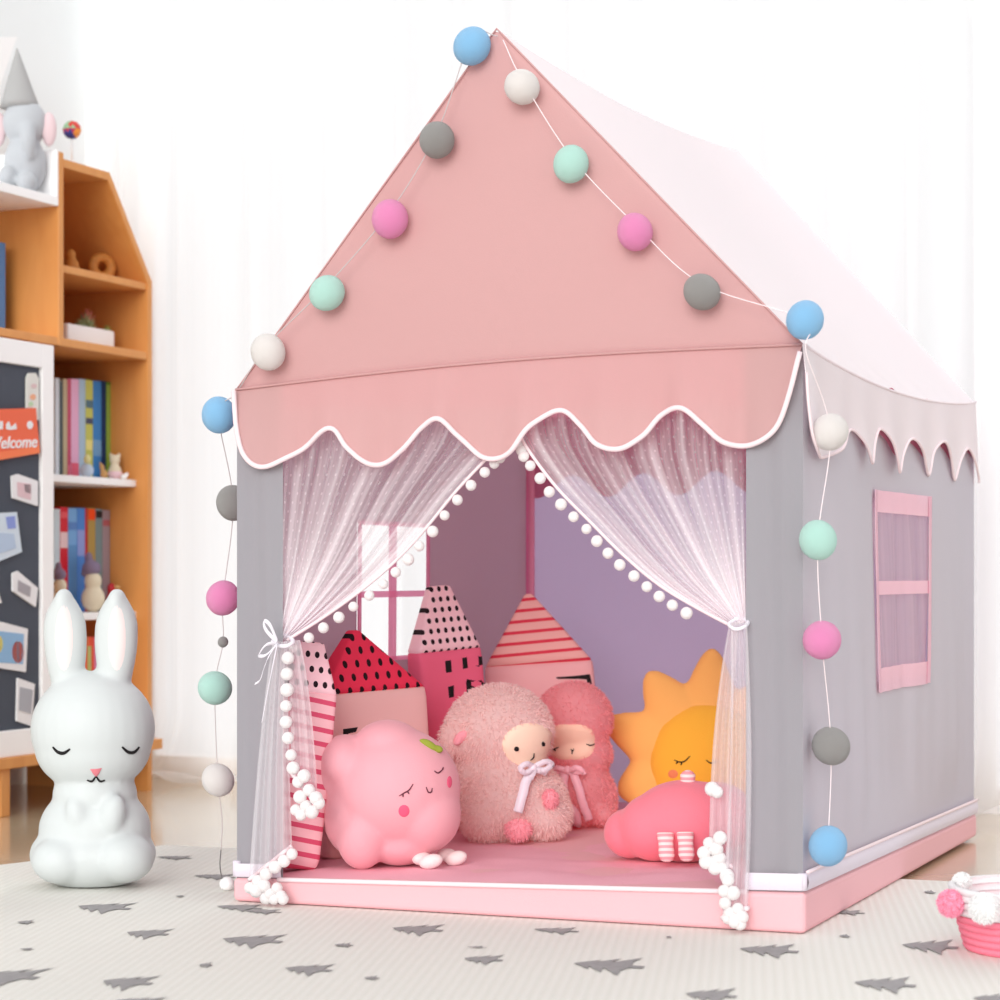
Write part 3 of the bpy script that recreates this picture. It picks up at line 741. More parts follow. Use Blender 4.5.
#=====CONTENTS=====
# ------------------------------------------------------------------ house-shaped cushions
def Xp(px, Y): return (px - 500) / F * Y
def house(name, label, pxa, Ya, pxb, Yb, hb, hr, apex, topw, m_body, m_roof, roll=0.0, lean=.08, dep=.085, flare=1.0, sink=0.0):
    A = Vector((Xp(pxa, Ya), Ya, 0)); B = Vector((Xp(pxb, Yb), Yb, 0)); c = (A + B) / 2; xd = (B - A).normalized(); W = (B - A).length / 2
    yd = Vector((-xd.y, xd.x, 0)); c = c + yd * dep * .5
    R = Matrix((xd, yd, Vector((0, 0, 1)))).transposed().to_4x4()
    M = R @ Matrix.Rotation(roll, 4, 'Y') @ Matrix.Rotation(-lean, 4, 'X')
    zb = pad_z(c.x, c.y); M = Matrix.Translation((c.x, c.y, zb)) @ M
    D = dep / 2
    rows = [(0, 0, W * flare * .86, 0, D * .6), (.006, 0, W * flare * .95, 0, D * .85), (.02, 0, W * flare, 0, D), (hb * .5, 0, lerp(W * flare, W, .5) * 1.015, 0, D * 1.1), (hb - .02, 0, W, 0, D), (hb - .004, 0, W * .985, 0, D * .93), (hb, 0, W * .95, 0, D * .8)]
    body = loft(rows, 64, .30, M)
    rr = []
    for t in (0, .04, .12, .25, .4, .55, .7, .84, .93, .98, 1.0):
        w = lerp(W * 1.0, topw, t); rr.append((hb - .004 + hr * t, apex * t, w * (.97 if t == 0 else 1) * (.7 if t == 1 else 1), 0, D * lerp(1.0, .28, t) * (.75 if t in (0, 1.0) else 1)))
    roof = loft(rr, 64, .30, M)
    lo = min(v.co.z - pad_z(v.co.x, v.co.y) for v in body.vertices); T = Matrix.Translation((0, 0, -lo - .002)); body.transform(T); roof.transform(T)
    bv = bvh_of(body)
    r = thing(name, (c.x, c.y, zb), label, 'cushion', 'house-shaped cushions')
    link('cushion_body', body, m_body, r); link('cushion_roof', roof, m_roof, r)
    return r, bv
M_stripe = mat('striped_pink_fabric', (250, 192, 200), .9, pattern=stripes(.0235, .36, .10), color2=(220, 84, 116), bump=.08, bscale=400)
M_dotpale = mat('pale_dotted_fabric', (254, 206, 216), .9, pattern=dots(.0165, .025, .0042), color2=(40, 22, 30))
M_dotred = mat('red_dotted_fabric', (242, 58, 92), .9, pattern=dots(.029, .0235, .0052), color2=(30, 14, 20))
M_dotpink = mat('pink_dotted_fabric', (254, 212, 220), .9, pattern=dots(.016, .020, .0040, False), color2=(36, 20, 26))
M_pinkc = mat('soft_pink_cotton', (248, 200, 196), .9, .08, 400)
M_crim = mat('crimson_cotton', (240, 108, 140), .9, .08, 400)
M_pinkd = mat('rosy_cotton', (252, 194, 196), .9, .08, 400)
M_redstr = mat('red_striped_fabric', (255, 194, 188), .9, pattern=stripes(.0222, .30, -.03, .2), color2=(232, 66, 88))
ha, _ = house('house_cushion', 'narrow pink cushion with striped walls and dotted roof behind the left door curtain', 261, 3.510, 319, 3.545, .300, .088, .0, .020, M_stripe, M_dotpale, roll=.13, flare=1.05, dep=.055, lean=.04)
hb_, bvb = house('house_cushion', 'house cushion with red black-dotted roof in front of the left tent window', 333, 3.665, 436, 3.86, .292, .112, -.030, .007, M_pinkc, M_dotred, roll=-.02, dep=.068, lean=.03)
link('window_mark', patch(bvb, [(343, 729), (358, 727), (356, 732), (343, 735)]), M_black, hb_)
link('window_mark', patch(bvb, [(343, 733), (348, 733), (349, 738), (344, 739)]), M_black, hb_)
hc, bvc = house('house_cushion', 'tall crimson tower cushion with black windows and pale dotted roof', 434, 4.02, 497, 4.09, .352, .128, -.004, .022, M_crim, M_dotpink, roll=-.07, dep=.07, lean=.02)
for q in ([(445, 661), (451, 660), (452, 672), (446, 673)], [(462, 658), (467, 657), (468, 668), (463, 669)], [(478, 656), (482, 655), (483, 666), (479, 667)],
          [(448, 687), (454, 685), (454, 697), (449, 698)], [(466, 682), (471, 681), (472, 692), (467, 694)], [(481, 680), (485, 679), (486, 688), (482, 690)]):
    link('window_mark', patch(bvc, q), M_black, hc)
hd, bvd = house('house_cushion', 'wide pink house cushion with red striped roof behind the two plush lambs', 494, 4.27, 604, 4.27, .311, .147, -.012, .007, M_pinkd, M_redstr, roll=-.065, lean=.04)
link('window_mark', patch(bvd, [(556, 677), (589, 674), (591, 680), (557, 679)]), M_black, hd)
link('window_mark', patch(bvd, [(586, 675), (590, 674), (593, 688), (588, 689)]), M_black, hd)

# ------------------------------------------------------------------ plush toys
M_peach = mat('peach_plush', (236, 168, 178), .9, .1, 500, sheen=.25, spec=.15)
M_peachc = mat('cheek_felt', (232, 96, 130), .9)
M_pwhite = mat('white_plush', (246, 228, 226), .95, .2, 400, sheen=.3)
M_leaf = mat('green_felt', (150, 160, 60), .9, .1, 300)
Y = 3.585; s = Y / F
bm = bmesh.new()
ell(bm, P(396, 797, Y), (.111, .105, .106)); ell(bm, P(345, 770, Y), (.044, .07, .048)); ell(bm, P(388, 752, Y), (.058, .065, .042)); ell(bm, P(331, 784, Y - .01), (.026, .03, .036))
ell(bm, P(362, 846, Y - .045), (.043, .045, .054)); ell(bm, P(425, 822, Y - .02), (.062, .07, .066)); ell(bm, P(352, 822, Y), (.05, .07, .07)); ell(bm, P(400, 850, Y), (.06, .07, .04))
me = fuse(bm, .0045, 14); settle(me)
r = thing('peach_plush', (P(394, 794, Y).x, Y, .055), 'round pink peach plush with sleeping face and green leaf', 'plush toy')
bv = bvh_of(me); link('body', me, M_peach, r)
for pts in ([(399, 796), (404, 793), (409, 790), (413, 784)], [(434, 771), (438, 773), (443, 769)], [(426, 787), (428, 792), (431, 792), (432, 788)], [(403, 793.5), (403, 797)], [(407, 791), (409, 794)], [(442, 770), (443, 767.5)]):
    link('stitching', drape(bv, pts, .0013), M_dkred, r)
link('cheek', patch(bv, oval(404, 811, 5.6, 6.2)), M_peachc, r); link('cheek', patch(bv, oval(449.5, 782, 2.6, 6.0)), M_peachc, r)
bm = bmesh.new()
h1, _ = hit(bv, 434, 748)
ell(bm, h1 + Vector((-.010, -.004, .006)), (.017, .006, .008), Matrix.Rotation(.5, 3, 'Y')); ell(bm, h1 + Vector((.006, 0, -.002)), (.010, .006, .007), Matrix.Rotation(.2, 3, 'Y'))
link('leaf', fuse(bm, .0022, 4), M_leaf, r)
for (x, y, rx, yy) in ((431, 860, .021, 3.52), (456, 854, .020, 3.57)):
    c = P(x, y, yy); zc = pad_z(c.x, c.y) + .0125
    bm = bmesh.new(); ell(bm, Vector((c.x, c.y, zc)), (rx, .014, .0125), Matrix.Rotation(-.25, 3, 'Y')); ell(bm, Vector((c.x - .016, c.y + .022, zc + .002)), (.018, .020, .012))
    link('foot', fuse(bm, .003, 5), M_pwhite, r)

def lathe_bow(root, bv, cx, cy, loops, tails, m, wdt):
    base, nn = hit(bv, cx, cy)
    for pts, w_ in loops + tails:
        vv, ff = [], []
        cp = curve_pts([Vector((a, b, c)) for a, b, c in pts], 8)
        for q in cp:
            h, n2 = hit(bv, q.x, q.y); h = h + n2 * (.014 + q.z); vv.append(h)
        V, Fc = [], []
        for i, p in enumerate(vv):
            t = (vv[min(i + 1, len(vv) - 1)] - vv[max(i - 1, 0)]).normalized(); sd_ = t.cross((p - CAM).normalized()).normalized() * w_
            V += [p + sd_, p - sd_]
        for i in range(len(vv) - 1): Fc.append((2 * i, 2 * i + 1, 2 * i + 3, 2 * i + 2))
        o = link('ribbon', mesh(V, Fc), m, root); thick(o, .0015)
    bm = bmesh.new(); ell(bm, base + nn * .016, (.008, .006, .008)); link('ribbon_knot', from_bm(bm, True), m, root)
# large cream-pink lamb
M_lamb = mat('blush_fleece', (255, 232, 229), .95, sheen=.3, spec=.1, trans=.45)
M_lface = mat('cream_plush', (255, 226, 202), .95, .1, 400, sheen=.2)
M_lpaw = mat('pink_paw_plush', (250, 168, 180), .95, .15, 300, sheen=.3)
M_lrib = mat('satin_lilac_ribbon', (244, 232, 242), .35, sheen=.3)
Y = 3.92; s = Y / F
bm = bmesh.new()
ell(bm, P(499, 733, Y), (.101, .092, .090)); ell(bm, P(511, 800, Y), (.106, .095, .075)); ell(bm, P(500, 775, Y), (.092, .085, .07)); ell(bm, P(485, 815, Y - .02), (.05, .07, .05)); ell(bm, P(545, 815, Y - .02), (.05, .07, .045)); ell(bm, P(462, 728, Y - .03), (.030, .03, .038)); ell(bm, P(451, 738, Y - .05), (.022, .018, .042), Matrix.Rotation(.25, 3, 'Y'))
me = fuse(bm, .006, 10); settle(me, .004)
r = thing('lamb_plush', (P(505, 800, Y).x, Y, .06), 'larger fluffy pale pink lamb plush with lilac ribbon bow', 'plush toy', 'plush lambs')
bv = bvh_of(me)
fc = P(529, 744, Y - .08)
def lamb_mask(p):
    d = p - CAM; px = 500 + F * d.x / d.y; py = HOR - F * d.z / d.y
    return not (p.y < 3.92 and ((px - 530) / 27) ** 2 + ((py - 745) / 21) ** 2 < 1)
link('body', fur(me, 16000, .0085, .0010, 3, mask=lamb_mask), M_lamb, r)
fm = patch(bv, oval(530, 745, 28, 22, 28), .004, 6); fbv = bvh_of(fm); link('face', fm, M_lface, r)
link('eye', patch(fbv, oval(516.5, 749, 2.6, 2.4, 14, -.5), .003), M_black, r); link('eye', patch(fbv, oval(543, 744, 1.4, 2.4, 14), .003), M_black, r)
link('mouth', drape(fbv, [(533.5, 753), (533, 757), (530, 760)], .0013, .002), M_black, r)
em = patch(bv, oval(460, 738, 5, 9, 18, .7), .010, 4); link('inner_ear', em, M_lpaw, r)
for (x, y, a, b) in ((518, 827, .024, .022), (549, 800, .013, .018)):
    h, nn = hit(bv, x, y); bm = bmesh.new(); ell(bm, h + nn * .004, (a, .016, b)); pm = from_bm(bm, True); lo = min(v.co.z - pad_z(v.co.x, v.co.y) for v in pm.vertices)
    if lo < 0: pm.transform(Matrix.Translation((0, 0, -lo)))
    link('paw', fur(pm, 700, .006, .0008, 9), M_lpaw, r)
lathe_bow(r, bv, 528, 769, [([(528, 769, .004), (521, 766, .012), (516, 770, .012), (521, 774, .008), (528, 770, .004)], .005), ([(528, 769, .004), (536, 764, .012), (541, 770, .012), (535, 774, .008), (528, 770, .004)], .005)],
          [([(528, 770, .003), (524, 785, .004), (520, 800, .003), (517, 810, .003)], .0085), ([(529, 770, .003), (535, 774, .005), (542, 779, .004)], .006)], M_lrib, .006)
# smaller rose lamb
M_rlamb = mat('rose_fleece', (255, 186, 192), .95, sheen=.3, spec=.1, trans=.45)
M_rface = mat('peach_face_plush', (255, 212, 188), .95, .1, 400, sheen=.2)
M_rrib = mat('satin_pink_ribbon', (255, 192, 204), .35, sheen=.3)
Y = 4.10; s = Y / F
bm = bmesh.new()
ell(bm, P(574, 720, Y), (.076, .068, .073)); ell(bm, P(580, 790, Y), (.062, .06, .075)); ell(bm, P(580, 755, Y), (.064, .06, .05)); ell(bm, P(606, 800, Y), (.022, .03, .045)); ell(bm, P(558, 815, Y - .02), (.03, .05, .025)); ell(bm, P(603, 815, Y - .02), (.026, .045, .022))
me = fuse(bm, .005, 8); settle(me, .003)
r = thing('lamb_plush', (P(580, 790, Y).x, Y, .06), 'smaller rose-pink lamb plush with closed eyes and pink ribbon beside the pale lamb', 'plush toy', 'plush lambs')
bv = bvh_of(me)
def rl_mask(p):
    d = p - CAM; px = 500 + F * d.x / d.y; py = HOR - F * d.z / d.y
    return not (p.y < 4.1 and ((px - 570) / 23) ** 2 + ((py - 741) / 17) ** 2 < 1)
link('body', fur(me, 9000, .006, .0009, 5, mask=rl_mask), M_rlamb, r)
fm = patch(bv, [(570 + 25 * math.copysign(abs(cos(a)) ** .7, cos(a)), 742 + 18 * math.copysign(abs(sin(a)) ** .7, sin(a))) for a in (2 * pi * k / 30 for k in range(30))], .004, 6); fbv = bvh_of(fm); link('face', fm, M_rface, r)
for pts in ([(548, 748), (553, 749.5), (559, 747)], [(586, 744), (590, 745.5), (594, 744)], [(571, 749), (572.5, 751), (574, 749)], [(572.5, 751), (572.3, 754)], [(551, 749), (550.5, 751.5)], [(555, 749), (556, 751)]):
    link('stitching', drape(fbv, pts, .0013, .002), M_black, r)
lathe_bow(r, bv, 570, 766, [([(570, 766, .004), (562, 763, .010), (557, 768, .010), (563, 771, .006), (570, 767, .004)], .005), ([(570, 766, .004), (578, 763, .010), (583, 768, .010), (577, 771, .006), (570, 767, .004)], .005)],
          [([(569, 768, .002), (567, 785, .003), (569, 805, .003), (571, 820, .003)], .008), ([(572, 768, .002), (578, 785, .003), (583, 803, .003), (588, 815, .003)], .008)], M_rrib, .006)
# sun
M_sunp = mat('orange_petal_plush', (255, 190, 106), .92, .1, 400, sheen=.25)
M_sund = mat('golden_plush', (252, 186, 62), .92, .1, 400, sheen=.2)
Y = 4.20; s = Y / F
cx, cz = 708, 762
bm = bmesh.new(); cc = P(cx, cz, Y)
ell(bm, cc, (.115, .048, .115))
for ang, L, W_ in ((88, 118, 27), (123, 112, 28), (157, 114, 27), (197, 94, 30), (52, 108, 26), (17, 110, 26), (-18, 84, 26)):
    a = math.radians(ang)
    for k in range(9):
        t = k / 8; rr = lerp(40, L - 6, t); wd = W_ * 1.12 * (1 - t) ** .7 * s + .0115
        ell(bm, P(cx + rr * cos(a), cz - rr * sin(a), Y), (wd, lerp(.04, .014, t), wd), None, 16, 10)
me = fuse(bm, .0055, 10); settle(me)
dz = 0
r = thing('sun_plush', (cc.x, Y, .06), 'orange and gold sun plush with sleeping face behind the hot pink plush', 'plush toy')
link('petals', me, M_sunp, r)
bm = bmesh.new(); lo = P(cx, cz, Y - .02); ell(bm, lo, (.118, .052, .118)); dm = from_bm(bm, True)
low = min(v.co.z - pad_z(v.co.x, v.co.y) for v in dm.vertices)
if low < 0: dm.transform(Matrix.Translation((0, 0, -low)))
bv = bvh_of(dm); link('face', dm, M_sund, r)
for pts in ([(674, 760), (680, 762), (685, 761), (690, 756)], [(706, 760), (711, 763), (718, 761)], [(678, 761.5), (676, 764)], [(682, 762), (681, 765)]): link('stitching', drape(bv, pts, .0015), M_black, r)
link('cheek', patch(bv, oval(673, 774, 5, 4.4)), mat('sun_cheek_felt', (240, 140, 96), .9), r)
# hot pink plush lying at the right
M_hotp = mat('coral_pink_plush', (246, 132, 148), .92, .1, 400, sheen=.25)
M_sock = mat('striped_sock_knit', (255, 226, 224), .95, pattern=stripes(.0095, .5), color2=(246, 164, 172))
Y = 3.565
bm = bmesh.new()
ell(bm, P(686, 822, Y), (.096, .082, .070)); ell(bm, P(655, 828, Y), (.062, .066, .058)); ell(bm, P(630, 834, Y + .03), (.046, .05, .043)); ell(bm, P(715, 818, Y), (.07, .07, .060))
me = fuse(bm, .005, 9); settle(me)
r = thing('animal_plush', (P(680, 822, Y).x, Y, .06), 'hot pink plush lying down with two striped sock feet at the right of the tent', 'plush toy')
bv = bvh_of(me); link('body', me, M_hotp, r)
for (x, y, hh) in ((669, 844, 13), (687, 844, 13)):
    a, na = hit(bv, x - 2, y - hh); b, nb_ = hit(bv, x, y + hh); a = a + na * .010; b = a + Vector((.002, -.010, -.044)); d = (b - a); L = d.length; X = Vector((1, 0, 0)); Yv = d.normalized().cross(X).normalized()
    M = Matrix((X, -Yv if Yv.y < 0 else Yv, -d.normalized())).transposed().to_4x4(); M = Matrix.Translation(b) @ M
    link('sock_foot', loft([(-.003, 0, .005, 0, .005), (.0, 0, .0105, 0, .009), (.008, 0, .0135, 0, .0115), (L * .6, 0, .0125, 0, .0105), (L - .002, 0, .0145, 0, .010), (L, 0, .013, 0, .008)], 20, 1, M), M_sock, r)
h, nn = hit(bv, 688, 781)
link('sock_foot', loft([(-.014, 0, .011, 0, .011), (.0, 0, .0125, 0, .012), (.008, 0, .013, 0, .012), (.013, 0, .009, 0, .009), (.016, 0, .003, 0, .003)], 20, 1, Matrix.Translation(h + Vector((0, .004, .002)))), M_sock, r)

# ------------------------------------------------------------------ white rabbit night lamp (plain rabbit, sleeping face)
M_rab = mat('matt_white_vinyl', (208, 213, 213), .55, spec=.35, sss=.1)
M_rin = mat('pale_inner_ear', (242, 226, 224), .6)
Y = 3.69; s = Y / F
bm = bmesh.new()
ell(bm, P(93, 735, Y), (62 * s, .095, 58 * s)); ell(bm, P(93, 752, Y), (58 * s, .09, 46 * s)); ell(bm, P(95, 800, Y), (42 * s, .07, 30 * s)); ell(bm, P(95, 836, Y), (56 * s, .082, 46 * s)); ell(bm, P(93, 860, Y), (63 * s, .095, 36 * s))
ell(bm, P(62, 866, Y - .05), (30 * s, .055, 24 * s)); ell(bm, P(124, 864, Y - .05), (30 * s, .055, 25 * s)); ell(bm, P(78, 822, Y - .062), (12 * s, .020, 20 * s), Matrix.Rotation(-.25, 3, 'Y')); ell(bm, P(112, 822, Y - .062), (13 * s, .022, 22 * s), Matrix.Rotation(.25, 3, 'Y'))
for x0, x1 in ((67, 64), (115, 117)):
    for k in range(13):
        t = k / 12; wd = lerp(14, 22, sin(pi * min(1, t * .8))) * (1 - max(0, t - .72) ** 2 * 5.5) * s
        ell(bm, P(lerp(x0, x1, t), lerp(692, 612, t), Y), (wd, .030, 20 * s * (1 if t < .9 else .9)), None, 20, 12)
me = fuse(bm, .0045, 8)
lo = min(v.co.z for v in me.vertices)
for v in me.vertices:
    if v.co.z < lo + .012: v.co.z = lo + .012 - (lo + .012 - v.co.z) * .25
lo = min(v.co.z for v in me.vertices); me.transform(Matrix.Translation((0, 0, RUGZ - lo)))
r = thing('rabbit_lamp', (P(93, 860, Y).x, Y, RUGZ), 'white rabbit-shaped night lamp with long upright ears standing left of the tent', 'lamp')
bv = bvh_of(me); link('body', me, M_rab, r)
for (a, b) in ((64, 640), (117, 640)): link('inner_ear', patch(bv, oval(a, b - 2, 9, 33, 24), .0008, 5), M_rin, r)
for pts in ([(53, 747), (58, 752), (64, 753), (70, 749)], [(122, 747), (128, 752), (134, 752), (139, 747)]): link('closed_eye', drape(bv, pts, .0030, .0006, 8), M_black, r)
for pts in ([(96, 776), (92, 781), (87, 780)], [(96, 776), (100, 781), (105, 780)]): link('mouth', drape(bv, pts, .0020, .0006, 8), M_black, r)
link('nose', patch(bv, [(90, 769), (102, 768), (99, 774), (96, 777), (93, 774)], .003, 3), mat('pink_nose', (226, 130, 140), .6), r)

# ------------------------------------------------------------------ cotton-ball garlands
BALLC = {'b': ('blue', (146, 204, 246)), 'w': ('white', (246, 240, 237)), 'g': ('grey', (158, 155, 153)), 'm': ('mint green', (194, 238, 226)), 'p': ('pink', (246, 148, 200))}
BALL = {}
for k, (nm, c) in BALLC.items():
    me = sph_data(.5, 32, 22)
    for v in me.vertices: v.co *= 1 + .012 * noise.noise(v.co * 9)
    me.materials.append(mat('cotton_thread_' + nm.replace(' ', '_'), c, .95, .55, 260, sheen=.3, trans=.12)); BALL[k] = me
def garland(label, balls, cord_m, anchor):
    r = thing('ball_garland', anchor, label, 'garland', 'cotton ball garlands on the tent')
    prev = []
    for (k, p, dpx) in balls:
        d = dpx * p.y / F; o = inst('ball', BALL[k], p, r, (d * .96, d * .96, d * 1.04), (random.uniform(0, 3), 0, random.uniform(0, 3))); o['label'] = BALLC[k][0] + ' cotton thread ball'
        prev.append(p)
    return r, prev
M_scord = mat('silver_cord', (196, 186, 186), .7)
Lb = [('b', FP(472, 46, .02), 38), ('g', FP(437, 140, .031), 37), ('p', FP(390, 219, .031), 38), ('m', FP(327, 293, .031), 36), ('w', FP(268, 352, .031), 36), ('b', P(219, 415, 3.53), 36), ('g', P(233, 503, 3.60), 35), ('p', P(223, 598, 3.60), 35), ('g', P(223, 642, 3.60), 11), ('m', P(215, 688, 3.60), 35), ('w', P(218, 780, 3.60), 33)]
gl, pl = garland('ball garland along the left roof edge, hanging down the left tent corner', Lb, M_cord, FP(500, 60, .02))
link('cord', tube(curve_pts([FP(498, 36, .012)] + [p + Vector((0, 0, .012)) for p in pl[:5]] + [P(237, 392, 3.50)] + pl[5:] + [P(222, 820, 3.6), P(221, 850, 3.6)], 10), .0009, 6), M_scord, gl)
bm = bmesh.new(); c = P(227, 885, 3.62); ell(bm, Vector((c.x, c.y, RUGZ + .012)), (.013, .016, .012)); bx = from_bm(bm, True); link('battery_box', bx, M_white, gl)
link('cord', tube(curve_pts([P(221, 850, 3.6), P(220, 866, 3.6), Vector((c.x - .008, c.y, RUGZ + .016))], 8), .0011, 6), M_gcord, gl)
Rb = [('w', FP(522, 87, .031), 36), ('m', FP(571, 164, .031), 37), ('p', FP(635, 232, .031), 37), ('g', FP(702, 292, .031), 37), ('b', P(805, 320, 3.14), 39), ('w', SP(830, 432, .034), 38), ('m', SP(818, 540, .034), 39), ('p', SP(822, 640, .034), 40), ('g', SP(831, 746, .034), 39), ('b', SP(828, 846, .034), 40)]
gr, pr = garland('ball garland along the right roof edge, hanging down the right tent corner', Rb, M_cord, FP(510, 60, .02))
link('cord', tube(curve_pts([FP(503, 40, .012)] + [p + Vector((0, 0, .012)) for p in pr[:4]] + [pr[4], SP(806, 352, .02)] + pr[5:], 10), .0008, 6), M_cord, gr)

# ------------------------------------------------------------------ rope basket at the right
Yb = 3.05; bc = Vector((.768, Yb, RUGZ))
def coil(z0, z1, r0, r1, nring):
    verts, faces = [], []; n = 64; prof = []
    for i in range(nring):
        t0 = i / nring
        for k in range(6):
            a = pi * (k / 6) - pi / 2; t = (i + .5 + .5 * sin(a)) / nring; z = lerp(z0, z1, t); r = lerp(r0, r1, t) + .0042 * cos(a); prof.append((r, z))
    m_ = len(prof); prof2 = prof + [(r - .010, z) for r, z in reversed(prof)]
    for (r, z) in prof2:
        for k in range(n): verts.append(bc + Vector((r * cos(2 * pi * k / n), r * sin(2 * pi * k / n), z)))
    N = len(prof2)
    for j in range(N):
        for k in range(n): faces.append((j * n + k, j * n + (k + 1) % n, ((j + 1) % N) * n + (k + 1) % n, ((j + 1) % N) * n + k))
    return mesh(verts, faces)
bk = thing('rope_basket', bc, 'low pink and white coiled rope basket with pompoms on the rug right of the tent', 'basket')
M_rp = mat('coral_rope', (250, 138, 160), .9, .5, 300); M_rw = mat('white_rope', (240, 236, 238), .9, .5, 300)
link('lower_coils', coil(.0, .052, .088, .103, 5), M_rp, bk); link('upper_coils', coil(.052, .094, .103, .112, 4), M_rw, bk)
bm = bmesh.new(); bmesh.ops.create_cone(bm, cap_ends=True, segments=48, radius1=.087, radius2=.088, depth=.006, matrix=Matrix.Translation(bc + Vector((0, 0, .004)))); link('bottom', from_bm(bm), M_rp, bk)
M_ppk = mat('pink_yarn', (252, 166, 194), .95, .4, 300, sheen=.4); M_pwh = mat('white_yarn', (244, 244, 244), .95, .4, 300, sheen=.4)
for (px, py, Y_, rr, m_, sd_) in ((951, 903, 3.02, .0205, M_ppk, 1), (985, 908, 2.945, .0225, M_pwh, 2), (962, 882, 3.09, .015, M_pwh, 3), (1024, 904, 2.93, .0215, M_ppk, 4)):
    me = sph_data(rr * .86, 24, 16); me = fur(me, 1500, rr * .22, .0010, sd_, droop=0); me.transform(Matrix.Translation(P(px, py, Y_))); link('pompom', me, m_, bk)

# ------------------------------------------------------------------ bookshelf along the left wall
def kb(bm, k0, k1, e0, e1, z0, z1):
    box_bm(bm, [S(k0, e0, z0), S(k1, e0, z0), S(k1, e1, z0), S(k0, e1, z0), S(k0, e0, z1), S(k1, e0, z1), S(k1, e1, z1), S(k0, e1, z1)])
def kbox(name, k0, k1, e0, e1, z0, z1, m, par, bw=.002):
    bm = bmesh.new(); kb(bm, k0, k1, e0, e1, z0, z1); bevel(bm, bw, 2); return link(name, from_bm(bm), m, par)
DE = .38
shelf = thing('bookshelf', S(.4, .19, 0), 'honey wood and white children bookshelf with slanted top along the left wall', 'bookshelf')
# right panel: slanted top corner
kt = .172; zt, zc = sz(kt, 0, 172), sz(0, 0, 281)
def prof_plate(name, poly, e0, e1, m, par):
    bm = bmesh.new(); a = [bm.verts.new(S(k, e0, z)) for k, z in poly]; b = [bm.verts.new(S(k, e1, z)) for k, z in poly]; n = len(poly)
    bm.faces.new(a); bm.faces.new(b[::-1])
    for i in range(n): bm.faces.new((a[i], a[(i + 1) % n], b[(i + 1) % n], b[i]))
    return link(name, from_bm(bm), m, par)
KD0, KD1 = .352, .372        # divider
KL = .95
zB2 = sz(0, 0, 352); zB1 = sz(0, 0, 283); zW1 = sz(skey(137, .035), .035, 480); zW2 = sz(.1, .035, 612); zBase = .135
prof_plate('side_panel', [(-.018, 0), (0, 0), (0, zc - .006), (-.018, zc)], 0, DE, M_wood, shelf)
prof_plate('slanted_top', [(-.018, zc), (0, zc - .006), (kt, zt - .02), (KD0, zt - .02), (KD0, zt), (kt - .006, zt)], 0, DE, M_wood, shelf)
kbox('divider', KD0, KD1, 0, DE, zB2 - .02, zt + .015, M_wood, shelf)
kbox('divider', KD0, KD1, .03, DE, zBase, zB2 - .02, M_wood, shelf)
kbox('shelf_board', 0, KD0, .004, DE - .012, zB1 - .018, zB1, M_wood, shelf)
kbox('shelf_board', 0, KL, .002, DE - .012, zB2 - .02, zB2, M_wood, shelf)
kbox('white_shelf', 0, KD0, .035, DE - .012, zW1 - .018, zW1, M_white, shelf)
kbox('white_shelf', 0, KD0, .035, DE - .012, zW2 - .018, zW2, M_white, shelf)
kbox('base_board', 0, KL, -.045, DE - .012, zBase - .026, zBase, M_wood, shelf)
prof_plate('back_panel', [(0, zBase), (KL, zBase), (KL, zB2), (KD1, zB2), (KD1, zt), (kt, zt - .02), (0, zc - .01)], DE - .012, DE, M_wood, shelf)
prof_plate('back_panel', [(KD1, zB2), (KL, zB2), (KL, sz(.5, 0, 196) - .02), (KD1, sz(.5, 0, 196) - .02)], DE - .012, DE, M_wood, shelf)
zE = sz(KD1, 0, 197)
kbox('white_top_board', KD1, KL, 0, DE, zE - .022, zE, M_white, shelf)
kbox('white_rail', KD1, KD1 + .010, 0, DE, zE, zt + .018, M_white, shelf)
kbox('leg', KL - .05, KL - .01, 0.0, .04, 0, zBase - .026, M_wood, shelf); kbox('leg', .60, .632, -.035, .0, 0, zBase - .026, M_wood, shelf); kbox('leg', .60, .632, .33, .36, 0, zBase - .026, M_wood, shelf); kbox('leg', .30, .33, .33, .36, 0, zBase - .026, M_wood, shelf)
# white gable board at the top left
prof_plate('white_gable_board', [(skey(17, .3), sz(skey(17, .3), .3, 37)), (KL, sz(KL, .3, 36)), (KL, zE), (skey(0, .3) + .02, zE), (skey(0, .3), sz(skey(0, .3), .3, 86))], .3, .315, M_white, shelf)

def book(pxa, pxb, ytop, zbase, e, depth, color, label, group, band=None):
    k0, k1 = skey(pxb, e), skey(pxa, e); km = (k0 + k1) / 2; zt_ = sz(km, e, ytop)
    r = thing('book', S(km, e, zbase), label, 'book', group)
    g = .0007; c = mat('book_cover_%d_%d_%d' % color, color, .5)
    bm = bmesh.new(); t = min(.004, (k1 - k0) * .18)
    kb(bm, k0 + g, k0 + g + t, e, e + depth, zbase, zt_); kb(bm, k1 - g - t, k1 - g, e, e + depth, zbase, zt_); kb(bm, k0 + g + t, k1 - g - t, e, e + .004, zbase, zt_)
    link('cover', from_bm(bm), c, r)
    bm = bmesh.new(); kb(bm, k0 + g + t, k1 - g - t, e + .004, e + depth - .004, zbase + .003, zt_ - .004); link('pages', from_bm(bm), M_paper, r)
    if band:
        for (ya, yb, bc_) in band:
            bm = bmesh.new(); kb(bm, k0 + g + .001, k1 - g - .001, e - .0006, e, sz(km, e, yb), sz(km, e, ya)); link('spine_band', from_bm(bm), mat('spine_%d_%d_%d' % bc_, bc_, .5), r)
    return r
M_paper = mat('paper', (240, 236, 226), .8)
g1 = 'books on the upper white shelf'; eb = .115
